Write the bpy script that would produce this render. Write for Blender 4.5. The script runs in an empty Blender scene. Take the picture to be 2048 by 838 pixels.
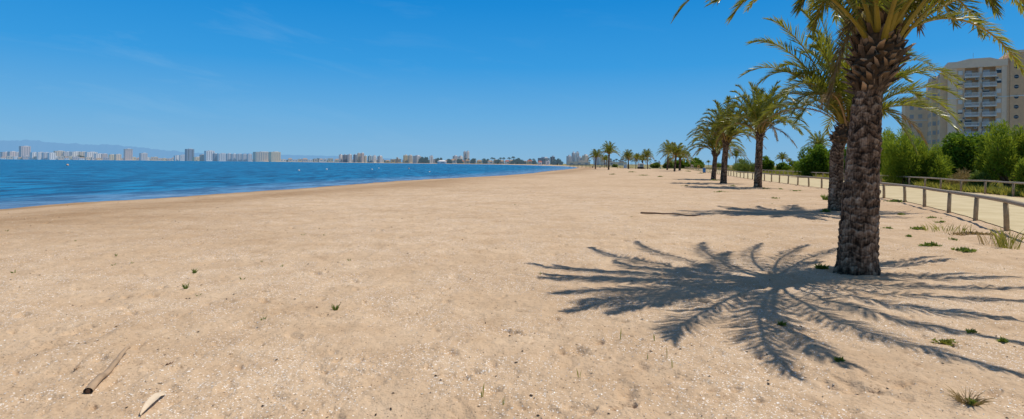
import bpy, math, random
import numpy as np
from mathutils import Vector, Matrix

SEED = 11
random.seed(SEED)
RNG = np.random.default_rng(SEED)
scene = bpy.context.scene
COL = scene.collection
R = math.radians

# ------------------------------------------------------------------ survey
F = 1150.0            # focal length in photo pixels (2048 wide)
CAM_H = 1.5
HC, HS = 326.4, 0.0087   # horizon row at the middle column, and its slope (camera roll)

def horizon(px):
    return HC + (px - 1024) * HS

def G(px, py, z=0.0):
    """ground position (x, y) of a surveyed photo point lying at height z"""
    d = F * (CAM_H - z) / (py - horizon(px))
    return ((px - 1024) / F * d, d)

def P3(px, py, d):
    """position of a surveyed point at depth d"""
    return Vector(((px - 1024) / F * d, d, CAM_H + (horizon(px) - py) * d / F))

# ------------------------------------------------------------------ noise
_perm = np.random.default_rng(5).permutation(4096)
_ang = np.random.default_rng(6).random(4096) * 2 * np.pi
_gx, _gy = np.cos(_ang), np.sin(_ang)

def perlin(x, y, seed=0):
    x = np.asarray(x, float); y = np.asarray(y, float)
    xi = np.floor(x).astype(np.int64); yi = np.floor(y).astype(np.int64)
    xf = x - xi; yf = y - yi
    u = xf * xf * xf * (xf * (xf * 6 - 15) + 10); v = yf * yf * yf * (yf * (yf * 6 - 15) + 10)
    def g(a, b, dx, dy):
        h = _perm[(_perm[(a + seed * 131) & 4095] + b) & 4095]
        return _gx[h] * dx + _gy[h] * dy
    n00 = g(xi, yi, xf, yf); n10 = g(xi + 1, yi, xf - 1, yf)
    n01 = g(xi, yi + 1, xf, yf - 1); n11 = g(xi + 1, yi + 1, xf - 1, yf - 1)
    return (n00 * (1 - u) + n10 * u) * (1 - v) + (n01 * (1 - u) + n11 * u) * v

def sstep(a, b, x):
    t = np.clip((np.asarray(x, float) - a) / (b - a), 0, 1)
    return t * t * (3 - 2 * t)

# ------------------------------------------------------------------ mesh helpers
class MB:
    """collects vertices, faces, a per-vertex tint and a per-face material slot for ONE mesh"""
    def __init__(self):
        self.v = []; self.f = []; self.t = []; self.m = []
    def add(self, verts, faces, tint=0.5, mat=0):
        b = len(self.v)
        self.v.extend([tuple(p) for p in verts])
        if np.isscalar(tint): self.t.extend([tint] * len(verts))
        else: self.t.extend([float(q) for q in tint])
        for f in faces:
            self.f.append([i + b for i in f]); self.m.append(mat)
    def box(self, c, s, rz=0.0, tint=0.5, mat=0, M=None):
        cx, cy, cz = c; sx, sy, sz = s[0] / 2, s[1] / 2, s[2] / 2
        ca, sa = math.cos(rz), math.sin(rz)
        vs = []
        for dz in (-sz, sz):
            for dx, dy in ((-sx, -sy), (sx, -sy), (sx, sy), (-sx, sy)):
                vs.append((cx + dx * ca - dy * sa, cy + dx * sa + dy * ca, cz + dz))
        if M is not None: vs = [tuple(M @ Vector(p)) for p in vs]
        self.add(vs, [(3, 2, 1, 0), (4, 5, 6, 7), (0, 1, 5, 4), (1, 2, 6, 5), (2, 3, 7, 6), (3, 0, 4, 7)], tint, mat)
    def tube(self, pts, rad, n=8, tint=0.5, mat=0, flat=1.0, cap=True):
        pts = [Vector(p) for p in pts]
        rings = []
        for i, p in enumerate(pts):
            t = (pts[min(i + 1, len(pts) - 1)] - pts[max(i - 1, 0)]).normalized()
            up = Vector((0, 0, 1)) if abs(t.z) < 0.95 else Vector((1, 0, 0))
            s = t.cross(up).normalized(); w = s.cross(t)
            r = rad[i] if hasattr(rad, '__len__') else rad
            rings.append([p + s * (math.cos(2 * math.pi * k / n) * r) + w * (math.sin(2 * math.pi * k / n) * r * flat) for k in range(n)])
        vs = [q for rg in rings for q in rg]
        fs = []
        for i in range(len(pts) - 1):
            for k in range(n):
                fs.append((i * n + k, i * n + (k + 1) % n, (i + 1) * n + (k + 1) % n, (i + 1) * n + k))
        if cap:
            fs.append(tuple(range(n - 1, -1, -1))); fs.append(tuple(range((len(pts) - 1) * n, len(pts) * n)))
        self.add(vs, fs, tint, mat)
    def build(self, name, mats, parent=None, smooth=False):
        me = bpy.data.meshes.new(name)
        me.from_pydata(self.v, [], self.f)
        return finish(name, me, mats, parent, smooth, self.t, self.m)

def finish(name, me, mats, parent, smooth, tint=None, midx=None):
    if not isinstance(mats, (list, tuple)): mats = [mats]
    for m in mats: me.materials.append(m)
    if midx is not None and len(mats) > 1: me.polygons.foreach_set('material_index', np.array(midx, dtype=np.int32))
    me.polygons.foreach_set('use_smooth', np.full(len(me.polygons), smooth, dtype=bool))
    if tint is not None:
        a = me.attributes.new('tint', 'FLOAT', 'POINT'); a.data.foreach_set('value', np.asarray(tint, dtype=np.float32))
    me.update()
    o = bpy.data.objects.new(name, me); COL.objects.link(o)
    if parent is not None: o.parent = parent
    return o

def np_mesh(name, V, Q, mats, parent=None, smooth=False, tint=None, midx=None):
    """fast mesh from arrays: V (n,3); Q (m,k) faces of k corners"""
    me = bpy.data.meshes.new(name)
    V = np.ascontiguousarray(V, dtype=np.float32); Q = np.ascontiguousarray(Q, dtype=np.int32)
    m, k = Q.shape
    me.vertices.add(len(V)); me.vertices.foreach_set('co', V.ravel())
    me.loops.add(m * k); me.loops.foreach_set('vertex_index', Q.ravel())
    me.polygons.add(m); me.polygons.foreach_set('loop_start', np.arange(0, m * k, k, dtype=np.int32))
    me.update(calc_edges=True)
    return finish(name, me, mats, parent, smooth, tint, midx)

def thing(name, label, cat, loc=(0, 0, 0), rz=0.0, group=None):
    o = bpy.data.objects.new(name, None); COL.objects.link(o)
    o.empty_display_size = 0.2
    o.location = loc; o.rotation_euler = (0, 0, rz)
    return tag(o, label, cat, group)

def tag(o, label, cat, group=None):
    o['label'] = label; o['category'] = cat
    if group: o['group'] = group
    return o

def dup(root, loc, rz=0.0, s=1.0, label=None, group=None):
    r = root.copy(); COL.objects.link(r); r.location = loc; r.rotation_euler = (0, 0, rz); r.scale = (s, s, s)
    if label: r['label'] = label
    if group: r['group'] = group
    for ch in list(root.children):
        c = ch.copy(); COL.objects.link(c); c.parent = r
        for g in ch.children:
            d = g.copy(); COL.objects.link(d); d.parent = c
    return r

# ------------------------------------------------------------------ materials
def new_mat(name):
    m = bpy.data.materials.new(name); m.use_nodes = True
    nt = m.node_tree; nt.nodes.clear()
    return m, nt

class N:
    def __init__(self, nt): self.nt = nt
    def __call__(self, typ, **kw):
        n = self.nt.nodes.new(typ)
        for k, v in kw.items(): setattr(n, k, v)
        return n
    def link(self, a, b): self.nt.links.new(a, b)
    def val(self, sock, v):
        if isinstance(v, bpy.types.NodeSocket): self.nt.links.new(v, sock)
        else: sock.default_value = v
    def math(self, op, a, b=0.0, clamp=False):
        n = self('ShaderNodeMath', operation=op); n.use_clamp = clamp
        self.val(n.inputs[0], a); self.val(n.inputs[1], b); return n.outputs[0]
    def mix(self, fac, a, b, mode='MIX'):
        n = self('ShaderNodeMix', data_type='RGBA', blend_type=mode)
        self.val(n.inputs[0], fac); self.val(n.inputs[6], c4(a)); self.val(n.inputs[7], c4(b)); return n.outputs[2]
    def noise(self, vec, scale, detail=3, rough=0.55, dist=0.0):
        n = self('ShaderNodeTexNoise'); self.val(n.inputs['Vector'], vec)
        n.inputs['Scale'].default_value = scale; n.inputs['Detail'].default_value = detail
        n.inputs['Roughness'].default_value = rough; n.inputs['Distortion'].default_value = dist
        return n.outputs['Fac']
    def ramp(self, fac, stops, interp='LINEAR'):
        n = self('ShaderNodeValToRGB'); n.color_ramp.interpolation = interp
        el = n.color_ramp.elements
        while len(el) < len(stops): el.new(0.5)
        for e, (p, c) in zip(el, stops): e.position = p; e.color = c4(c)
        self.val(n.inputs[0], fac); return n.outputs[0]
    def mapr(self, v, a, b, c=0.0, d=1.0):
        n = self('ShaderNodeMapRange'); self.val(n.inputs[0], v)
        for i, q in enumerate((a, b, c, d)): n.inputs[1 + i].default_value = q
        return n.outputs[0]
    def attr(self, name): 
        n = self('ShaderNodeAttribute', attribute_name=name); return n.outputs['Fac']
    def pos(self): return self('ShaderNodeNewGeometry').outputs['Position']
    def objco(self): return self('ShaderNodeTexCoord').outputs['Object']
    def orand(self): return self('ShaderNodeObjectInfo').outputs['Random']
    def scalev(self, vec, s):
        n = self('ShaderNodeVectorMath', operation='MULTIPLY'); self.val(n.inputs[0], vec); n.inputs[1].default_value = s; return n.outputs[0]
    def bump(self, h, strength=0.5, dist=0.01, normal=None):
        n = self('ShaderNodeBump'); self.val(n.inputs['Height'], h)
        n.inputs['Strength'].default_value = strength; n.inputs['Distance'].default_value = dist
        if normal is not None: self.link(normal, n.inputs['Normal'])
        return n.outputs[0]
    def principled(self, color, rough=0.7, spec=0.3, normal=None):
        n = self('ShaderNodeBsdfPrincipled'); self.val(n.inputs['Base Color'], c4(color))
        self.val(n.inputs['Roughness'], rough); n.inputs['Specular IOR Level'].default_value = spec
        if normal is not None: self.link(normal, n.inputs['Normal'])
        return n.outputs[0]
    def out(self, sh):
        o = self('ShaderNodeOutputMaterial'); self.link(sh, o.inputs['Surface'])

def c4(c):
    if isinstance(c, (tuple, list)) and len(c) == 3: return (*c, 1.0)
    return c

HAZE = (0.27, 0.47, 0.70)

def plain(name, color, rough=0.75, spec=0.2, var=0.12, scale=6.0, haze=0.0, bump=0.0, tintvar=0.0):
    """weathered paint / plaster / timber: base colour broken by noise; haze = share of air light mixed into far things as flat emission"""
    m, nt = new_mat(name); n = N(nt)
    f = n.noise(n.objco(), scale, 4, 0.6)
    c = n.mix(n.mapr(f, 0.3, 0.7), tuple(q * (1 - var) for q in color), tuple(min(1, q * (1 + var)) for q in color))
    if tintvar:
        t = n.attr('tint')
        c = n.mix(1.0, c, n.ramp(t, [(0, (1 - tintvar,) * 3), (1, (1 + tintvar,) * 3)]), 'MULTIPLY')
    nor = n.bump(f, bump, 0.01) if bump else None
    sh = n.principled(c, rough, spec, nor)
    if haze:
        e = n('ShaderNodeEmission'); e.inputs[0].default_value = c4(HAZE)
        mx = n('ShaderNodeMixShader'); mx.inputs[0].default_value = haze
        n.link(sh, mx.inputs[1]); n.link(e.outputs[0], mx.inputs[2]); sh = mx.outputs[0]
    n.out(sh); return m

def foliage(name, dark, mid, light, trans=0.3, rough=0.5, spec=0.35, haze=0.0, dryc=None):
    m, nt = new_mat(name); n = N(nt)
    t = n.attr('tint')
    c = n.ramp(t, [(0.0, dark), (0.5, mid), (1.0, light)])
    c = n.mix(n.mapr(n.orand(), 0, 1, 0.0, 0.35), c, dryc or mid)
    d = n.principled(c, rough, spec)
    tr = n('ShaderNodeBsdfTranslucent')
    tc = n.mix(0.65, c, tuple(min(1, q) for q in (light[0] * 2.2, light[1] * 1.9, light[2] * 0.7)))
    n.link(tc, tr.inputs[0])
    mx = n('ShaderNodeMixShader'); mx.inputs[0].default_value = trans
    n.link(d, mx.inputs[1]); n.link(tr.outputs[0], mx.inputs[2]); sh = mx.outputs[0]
    if haze:
        e = n('ShaderNodeEmission'); e.inputs[0].default_value = c4(HAZE)  # air light put into distant leaves as flat emission
        m2 = n('ShaderNodeMixShader'); m2.inputs[0].default_value = haze
        n.link(sh, m2.inputs[1]); n.link(e.outputs[0], m2.inputs[2]); sh = m2.outputs[0]
    n.out(sh); return m

M = {}
M['frond'] = foliage('palm_leaflets', (0.022, 0.048, 0.008), (0.088, 0.135, 0.017), (0.245, 0.265, 0.038), 0.33, 0.36, 0.5, dryc=(0.135, 0.140, 0.020))
M['frond_dry'] = foliage('dry_leaflets', (0.09, 0.055, 0.02), (0.16, 0.11, 0.04), (0.30, 0.22, 0.10), 0.2, 0.6, 0.2)
M['rachis'] = plain('palm_petiole', (0.26, 0.195, 0.022), 0.5, 0.3, 0.25, 3.0)
M['rachis_dry'] = plain('dry_petiole', (0.33, 0.21, 0.10), 0.7, 0.2, 0.2, 5.0)
M['tamarisk'] = foliage('tamarisk_sprays', (0.032, 0.062, 0.010), (0.135, 0.225, 0.026), (0.31, 0.40, 0.065), 0.3, 0.8, 0.06)
M['lentisk'] = foliage('bush_leaves', (0.012, 0.030, 0.005), (0.065, 0.140, 0.014), (0.19, 0.30, 0.036), 0.25, 0.75, 0.10)
M['grass'] = foliage('field_grass', (0.06, 0.11, 0.018), (0.15, 0.22, 0.04), (0.38, 0.35, 0.13), 0.3, 0.7, 0.15)
M['drygrass'] = foliage('dry_grass', (0.16, 0.11, 0.06), (0.27, 0.20, 0.12), (0.40, 0.32, 0.20), 0.2, 0.8, 0.1)
M['weed'] = foliage('beach_weed', (0.06, 0.10, 0.02), (0.13, 0.20, 0.04), (0.24, 0.31, 0.09), 0.25, 0.6, 0.2)
M['far_leaf'] = foliage('distant_foliage', (0.02, 0.035, 0.015), (0.04, 0.065, 0.022), (0.08, 0.11, 0.04), 0.15, 0.7, 0.1, haze=0.16)

def mat_trunk():
    m, nt = new_mat('palm_bark'); n = N(nt)
    t = n.attr('tint'); oc = n.objco()
    f1 = n.noise(oc, 9, 4, 0.65); f2 = n.noise(n.scalev(oc, (60, 60, 9)), 1.0, 3, 0.6)
    base = n.ramp(t, [(0.0, (0.030, 0.019, 0.012)), (0.35, (0.200, 0.130, 0.082)), (0.7, (0.45, 0.325, 0.220)), (1.0, (0.72, 0.57, 0.43))])
    c = n.mix(n.mapr(f1, 0.35, 0.7), n.mix(1.0, base, (0.62, 0.55, 0.52), 'MULTIPLY'), base)
    c = n.mix(n.mapr(f2, 0.5, 0.75, 0, 0.55), c, n.mix(1.0, base, (1.5, 1.4, 1.3), 'MULTIPLY'))
    h = n.math('ADD', n.math('MULTIPLY', f2, 0.6), n.noise(oc, 45, 3, 0.6))
    n.out(n.principled(c, 0.85, 0.12, n.bump(h, 0.9, 0.012))); return m
M['trunk'] = mat_trunk()
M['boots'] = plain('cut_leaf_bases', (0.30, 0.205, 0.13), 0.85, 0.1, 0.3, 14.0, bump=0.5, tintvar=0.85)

def mat_ground():
    m, nt = new_mat('beach_sand'); n = N(nt)
    p = n.pos(); wet = n.attr('wet'); gr = n.attr('grass'); sh_ = n.attr('shells')
    big = n.noise(p, 0.22, 4, 0.6); med = n.noise(p, 1.6, 5, 0.65); fine = n.noise(p, 22, 4, 0.7)
    streak = n.noise(n.scalev(p, (0.35, 1.5, 1)), 0.8, 4, 0.6, 0.6)
    c = n.mix(n.mapr(med, 0.3, 0.7), (0.530, 0.366, 0.226), (0.655, 0.482, 0.320))
    c = n.mix(n.mapr(big, 0.46, 0.70, 0, 0.75), c, (0.480, 0.325, 0.195))
    c = n.mix(n.mapr(fine, 0.30, 0.46, 0.55, 0), c, (0.30, 0.19, 0.11))
    # crumbs: dark grit, shell specks
    v = n('ShaderNodeTexVoronoi'); n.link(p, v.inputs['Vector']); v.inputs['Scale'].default_value = 75
    sp = n('ShaderNodeSeparateColor'); n.link(v.outputs['Color'], sp.inputs[0])
    patch = n.mapr(n.noise(p, 0.9, 4, 0.6), 0.36, 0.64, 0.25, 1.0)
    dot = n.math('LESS_THAN', v.outputs['Distance'], n.mapr(sp.outputs[1], 0, 1, 0.14, 0.48))
    keep = n.math('GREATER_THAN', n.math('MULTIPLY', n.math('MULTIPLY', sp.outputs[0], patch), sh_), 0.47)
    c = n.mix(n.math('MULTIPLY', n.math('MULTIPLY', dot, keep), 0.85), c, (0.92, 0.85, 0.76))
    keepd = n.math('LESS_THAN', sp.outputs[2], 0.045)
    c = n.mix(n.math('MULTIPLY', n.math('MULTIPLY', dot, keepd), 0.8), c, (0.10, 0.065, 0.04))
    v2 = n('ShaderNodeTexVoronoi'); n.link(p, v2.inputs['Vector']); v2.inputs['Scale'].default_value = 26
    s2 = n('ShaderNodeSeparateColor'); n.link(v2.outputs['Color'], s2.inputs[0])
    d2 = n.math('LESS_THAN', v2.outputs['Distance'], n.mapr(s2.outputs[1], 0, 1, 0.06, 0.26))
    k2 = n.math('MULTIPLY', d2, n.math('GREATER_THAN', n.math('MULTIPLY', n.math('MULTIPLY', s2.outputs[0], patch), sh_), 0.52))
    c = n.mix(n.math('MULTIPLY', k2, 0.8), c, (0.92, 0.86, 0.78))
    k3 = n.math('MULTIPLY', d2, n.math('LESS_THAN', s2.outputs[2], 0.05))
    c = n.mix(n.math('MULTIPLY', k3, 0.75), c, (0.12, 0.08, 0.05))
    crumb = n.noise(p, 9.0, 5, 0.75)
    c = n.mix(n.mapr(crumb, 0.26, 0.42, 0.65, 0.0), c, (0.27, 0.165, 0.09))
    # damp, darker sand with weed litter toward the water
    wf = n.math('MULTIPLY', wet, n.mapr(streak, 0.28, 0.62, 0.45, 1.0))
    c = n.mix(wf, c, (0.340, 0.210, 0.108))
    # grassy field behind the promenade
    gf = n.math('MULTIPLY', gr, n.mapr(n.noise(p, 0.7, 4, 0.65), 0.34, 0.56, 0.12, 1.0), True)
    gc = n.mix(n.mapr(n.noise(p, 2.3, 4, 0.6), 0.35, 0.65), (0.10, 0.135, 0.030), (0.21, 0.20, 0.075))
    c = n.mix(gf, c, gc)
    h = n.math('ADD', n.math('MULTIPLY', fine, 0.6), n.math('ADD', n.math('MULTIPLY', n.noise(p, 70, 2, 0.6), 0.30), n.math('MULTIPLY', n.noise(p, 7, 3, 0.6), 1.2)))
    n.out(n.principled(c, 0.92, 0.10, n.bump(h, 1.0, 0.022))); return m
M['ground'] = mat_ground()

def mat_path():
    m, nt = new_mat('pale_path'); n = N(nt); p = n.pos()
    f = n.noise(p, 0.8, 5, 0.65); g = n.noise(p, 30, 3, 0.6)
    c = n.mix(n.mapr(f, 0.35, 0.68), (0.52, 0.415, 0.240), (0.64, 0.525, 0.325))
    c = n.mix(n.mapr(g, 0.3, 0.45, 0.35, 0), c, (0.42, 0.34, 0.21))
    n.out(n.principled(c, 0.9, 0.1, n.bump(g, 0.4, 0.01))); return m
M['path'] = mat_path()

def mat_water():
    m, nt = new_mat('sea_water'); n = N(nt); p = n.pos(); sh = n.attr('shallow')
    w1 = n.noise(n.scalev(p, (0.55, 1.25, 1)), 1.0, 4, 0.6, 0.4)
    w2 = n.noise(n.scalev(p, (1.6, 3.6, 1)), 1.3, 3, 0.6, 0.3)
    w3 = n.noise(n.scalev(p, (0.03, 0.10, 1)), 1.0, 4, 0.6)
    w4 = n.noise(n.scalev(p, (0.75, 0.24, 1)), 1.0, 3, 0.7, 0.3); w5 = n.noise(n.scalev(p, (0.11, 0.033, 1)), 1.0, 4, 0.65)
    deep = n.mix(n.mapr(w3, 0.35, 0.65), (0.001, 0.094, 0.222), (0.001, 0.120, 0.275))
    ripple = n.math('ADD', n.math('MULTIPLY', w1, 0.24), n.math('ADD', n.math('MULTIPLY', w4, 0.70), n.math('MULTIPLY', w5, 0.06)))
    deep = n.mix(n.mapr(ripple, 0.44, 0.57), n.mix(1.0, deep, (0.2, 0.35, 0.45), 'MULTIPLY'), n.mix(1.0, deep, (4.0, 1.75, 1.5), 'MULTIPLY'))  # ripple highlights and dark ripple streaks painted into the water colour
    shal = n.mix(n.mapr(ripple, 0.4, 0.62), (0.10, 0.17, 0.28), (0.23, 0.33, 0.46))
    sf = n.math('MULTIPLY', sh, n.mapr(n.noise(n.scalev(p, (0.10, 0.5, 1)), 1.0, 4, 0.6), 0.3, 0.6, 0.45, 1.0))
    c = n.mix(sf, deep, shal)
    h = n.math('ADD', n.math('MULTIPLY', w1, 1.0), n.math('ADD', n.math('MULTIPLY', w2, 0.35), n.math('MULTIPLY', w4, 1.5)))
    b = n('ShaderNodeBsdfPrincipled'); n.link(c, b.inputs['Base Color'])
    b.inputs['Roughness'].default_value = 0.25; b.inputs['IOR'].default_value = 1.33; b.inputs['Specular IOR Level'].default_value = 0.16
    n.link(n.bump(h, 1.0, 0.30), b.inputs['Normal'])
    n.out(b.outputs[0]); return m
M['water'] = mat_water()

def mat_timber():
    m, nt = new_mat('weathered_timber'); n = N(nt); oc = n.objco(); t = n.attr('tint')
    f = n.noise(n.scalev(oc, (3, 3, 3)), 2.0, 5, 0.65); g = n.noise(n.scalev(oc, (50, 50, 4)), 1.0, 3, 0.6)
    c = n.mix(n.mapr(f, 0.3, 0.7), (0.31, 0.215, 0.115), (0.50, 0.37, 0.225))
    c = n.mix(n.mapr(g, 0.5, 0.7, 0, 0.5), c, (0.13, 0.09, 0.055))
    c = n.mix(t, c, (0.36, 0.31, 0.26))
    n.out(n.principled(c, 0.8, 0.15, n.bump(g, 0.4, 0.006))); return m
M['timber'] = mat_timber()

M['brick'] = plain('beige_brick', (0.82, 0.565, 0.37), 0.85, 0.1, 0.08, 1.2)
M['brick_red'] = plain('brown_brick', (0.72, 0.475, 0.30), 0.85, 0.1, 0.08, 1.2)
M['side'] = plain('sandy_brick', (0.86, 0.63, 0.43), 0.85, 0.1, 0.07, 1.0)
M['render'] = plain('pale_render', (0.86, 0.68, 0.53), 0.85, 0.1, 0.06, 0.8)
M['white'] = plain('white_paint', (0.74, 0.72, 0.70), 0.6, 0.3, 0.05, 2.0)
M['glass'] = plain('dark_glass', (0.03, 0.035, 0.045), 0.15, 0.5, 0.1, 2.0)
M['blue'] = plain('blue_plastic', (0.02, 0.19, 0.48), 0.45, 0.4, 0.1, 5.0)
M['paleblue'] = plain('pale_blue_paint', (0.36, 0.52, 0.70), 0.6, 0.3, 0.08, 3.0)
M['teal'] = plain('teal_paint', (0.04, 0.27, 0.30), 0.6, 0.3, 0.08, 3.0)
M['greypaint'] = plain('grey_paint', (0.42, 0.43, 0.45), 0.7, 0.2, 0.08, 3.0)
M['darkwood'] = plain('dark_wood', (0.055, 0.04, 0.03), 0.8, 0.15, 0.2, 6.0)
M['brownwood'] = plain('brown_wood', (0.16, 0.095, 0.06), 0.8, 0.15, 0.2, 6.0)
M['yellow'] = plain('yellow_paint', (0.55, 0.36, 0.06), 0.6, 0.3, 0.12, 4.0)
M['cream'] = plain('cream_board', (0.62, 0.52, 0.38), 0.7, 0.2, 0.08, 4.0)
M['metal'] = plain('grey_metal', (0.25, 0.25, 0.26), 0.5, 0.4, 0.1, 5.0)
M['cane'] = plain('dry_cane', (0.34, 0.235, 0.145), 0.65, 0.25, 0.18, 9.0, bump=0.3, tintvar=0.5)
M['husk'] = plain('dry_reed_leaf', (0.66, 0.53, 0.38), 0.6, 0.25, 0.12, 14.0)
M['shell'] = plain('bleached_shell', (0.86, 0.79, 0.70), 0.5, 0.35, 0.2, 3.0, tintvar=0.35)
M['buoy'] = plain('white_buoy', (0.80, 0.76, 0.72), 0.4, 0.4, 0.05, 3.0)
M['orangebuoy'] = plain('pale_orange_buoy', (0.70, 0.42, 0.25), 0.4, 0.4, 0.05, 3.0)
FARC = dict(shade=(0.30, 0.28, 0.29), white=(0.82, 0.77, 0.73), grey=(0.56, 0.54, 0.55), slate=(0.22, 0.25, 0.31), beige=(0.68, 0.55, 0.40), sand=(0.74, 0.58, 0.33),
            pink=(0.62, 0.50, 0.46), brown=(0.33, 0.24, 0.18), teal=(0.22, 0.34, 0.40), dark=(0.12, 0.12, 0.13), red=(0.42, 0.12, 0.07), tile=(0.40, 0.25, 0.15))
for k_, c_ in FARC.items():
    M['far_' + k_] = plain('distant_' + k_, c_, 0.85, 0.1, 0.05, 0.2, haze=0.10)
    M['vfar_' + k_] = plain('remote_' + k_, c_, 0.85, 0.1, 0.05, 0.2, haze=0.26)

# ------------------------------------------------------------------ the lie of the land
SEA = -0.40
def shore_pts():
    Hs = CAM_H - SEA
    pts = []
    for px, py in ((0, 418.3), (160, 406), (320, 395.8), (500, 384), (640, 374), (780, 363), (860, 358.3), (930, 355), (1000, 351.5), (1063, 346.5), (1095, 342.3), (1132, 338.9), (1157, 335.9)):
        pts.append(G(px, py, SEA))
    pts += [(36, 330), (39, 430), (20, 640), (-30, 860), (-130, 1010), (-330, 1250), (-650, 1720), (-1150, 2150), (-1900, 2480), (-3200, 2900), (-9000, 3400)]
    pts += [(-9000, -3000), (-90, -700), (-34, -120), (-24, -20), (-21, 8)]
    return np.array(pts)
SHORE = shore_pts()

def shore_dist(x, y):
    """signed distance to the waterline: positive on land"""
    x = np.asarray(x, float); y = np.asarray(y, float)
    best = np.full(x.shape, 1e12); inside = np.zeros(x.shape, bool)
    n = len(SHORE)
    for i in range(n):
        ax, ay = SHORE[i]; bx, by = SHORE[(i + 1) % n]
        dx, dy = bx - ax, by - ay
        t = np.clip(((x - ax) * dx + (y - ay) * dy) / (dx * dx + dy * dy), 0, 1)
        best = np.minimum(best, (x - ax - t * dx) ** 2 + (y - ay - t * dy) ** 2)
        c = ((ay > y) != (by > y)) & (x < (bx - ax) * (y - ay) / (by - ay + 1e-12) + ax)
        inside ^= c
    d = np.sqrt(best)
    return np.where(inside, -d, d)

FF = np.array([(0.5, -12), (4.2, -3), (6.4, 2), (8.6, 7.6), (10.2, 10.7), (11.7, 13.58), (13.06, 16.2), (14.4, 19), (15.5, 21.6), (16.55, 24.1), (17.4, 26.6), (20.4, 37.0), (22.6, 47), (26.0, 62.7), (36.5, 105), (48.5, 152), (60, 200)])
FB = np.array([(9, -12), (12.4, -3), (14.0, 2), (16.4, 7.6), (17.8, 10.7), (19.2, 13.6), (21.0, 18), (22.6, 22), (25.9, 29.7), (26.7, 32.4), (27.4, 34.9), (28.2, 37.7), (29.4, 41.3), (30.6, 45.6), (33.6, 58), (45, 105), (56.5, 152), (67.5, 200)])
def xf(y): return np.interp(y, FF[:, 1], FF[:, 0])
def xb(y): return np.interp(y, FB[:, 1], FB[:, 0])

_pr = np.random.default_rng(21)
NP_ = 2400
_py = 2.2 + 40 * _pr.random(NP_) ** 1.7; _px = (_pr.random(NP_) * 2 - 1) * (_py * 0.95 + 2.5)
_pa = _pr.random(NP_) * np.pi; _pl = 0.04 + 0.10 * _pr.random(NP_) ** 1.5; _pw = _pl * (0.4 + 0.3 * _pr.random(NP_)); _pd = 0.010 + 0.030 * _pr.random(NP_) ** 1.5
for k_, (a_, b_, l_, d_) in enumerate(((1252, 815, 0.075, 0.05), (1236, 820, 0.06, 0.05), (1268, 817, 0.05, 0.045), (1186, 825, 0.055, 0.05), (170, 663, 0.12, 0.03), (150, 668, 0.10, 0.03), (1835, 732, 0.05, 0.04), (1016, 660, 0.07, 0.03), (905, 705, 0.08, 0.03), (860, 487, 0.12, 0.04))):
    _px[k_], _py[k_] = G(a_, b_); _pl[k_] = l_; _pw[k_] = l_ * 0.6; _pd[k_] = d_; _pa[k_] = 0.3 * k_

def base_h(x, y):
    sd = shore_dist(x, y)
    sd = sd + (np.abs(sd) < 12) * (0.55 * perlin(x * 0.22, y * 0.22, 71) + 0.30 * perlin(x * 0.8, y * 0.8, 72)) * (1 - sstep(6, 12, np.abs(sd)))
    z = SEA + 0.40 * sstep(0, 10, sd) + np.minimum(sd, 0) * 0.06
    z = np.maximum(z, -3.0)
    z = np.where((sd > 0) & (sd < 10), z + 0.05 * np.exp(-((sd - 1.6) / 0.9) ** 2), z)
    return z, sd

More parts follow.
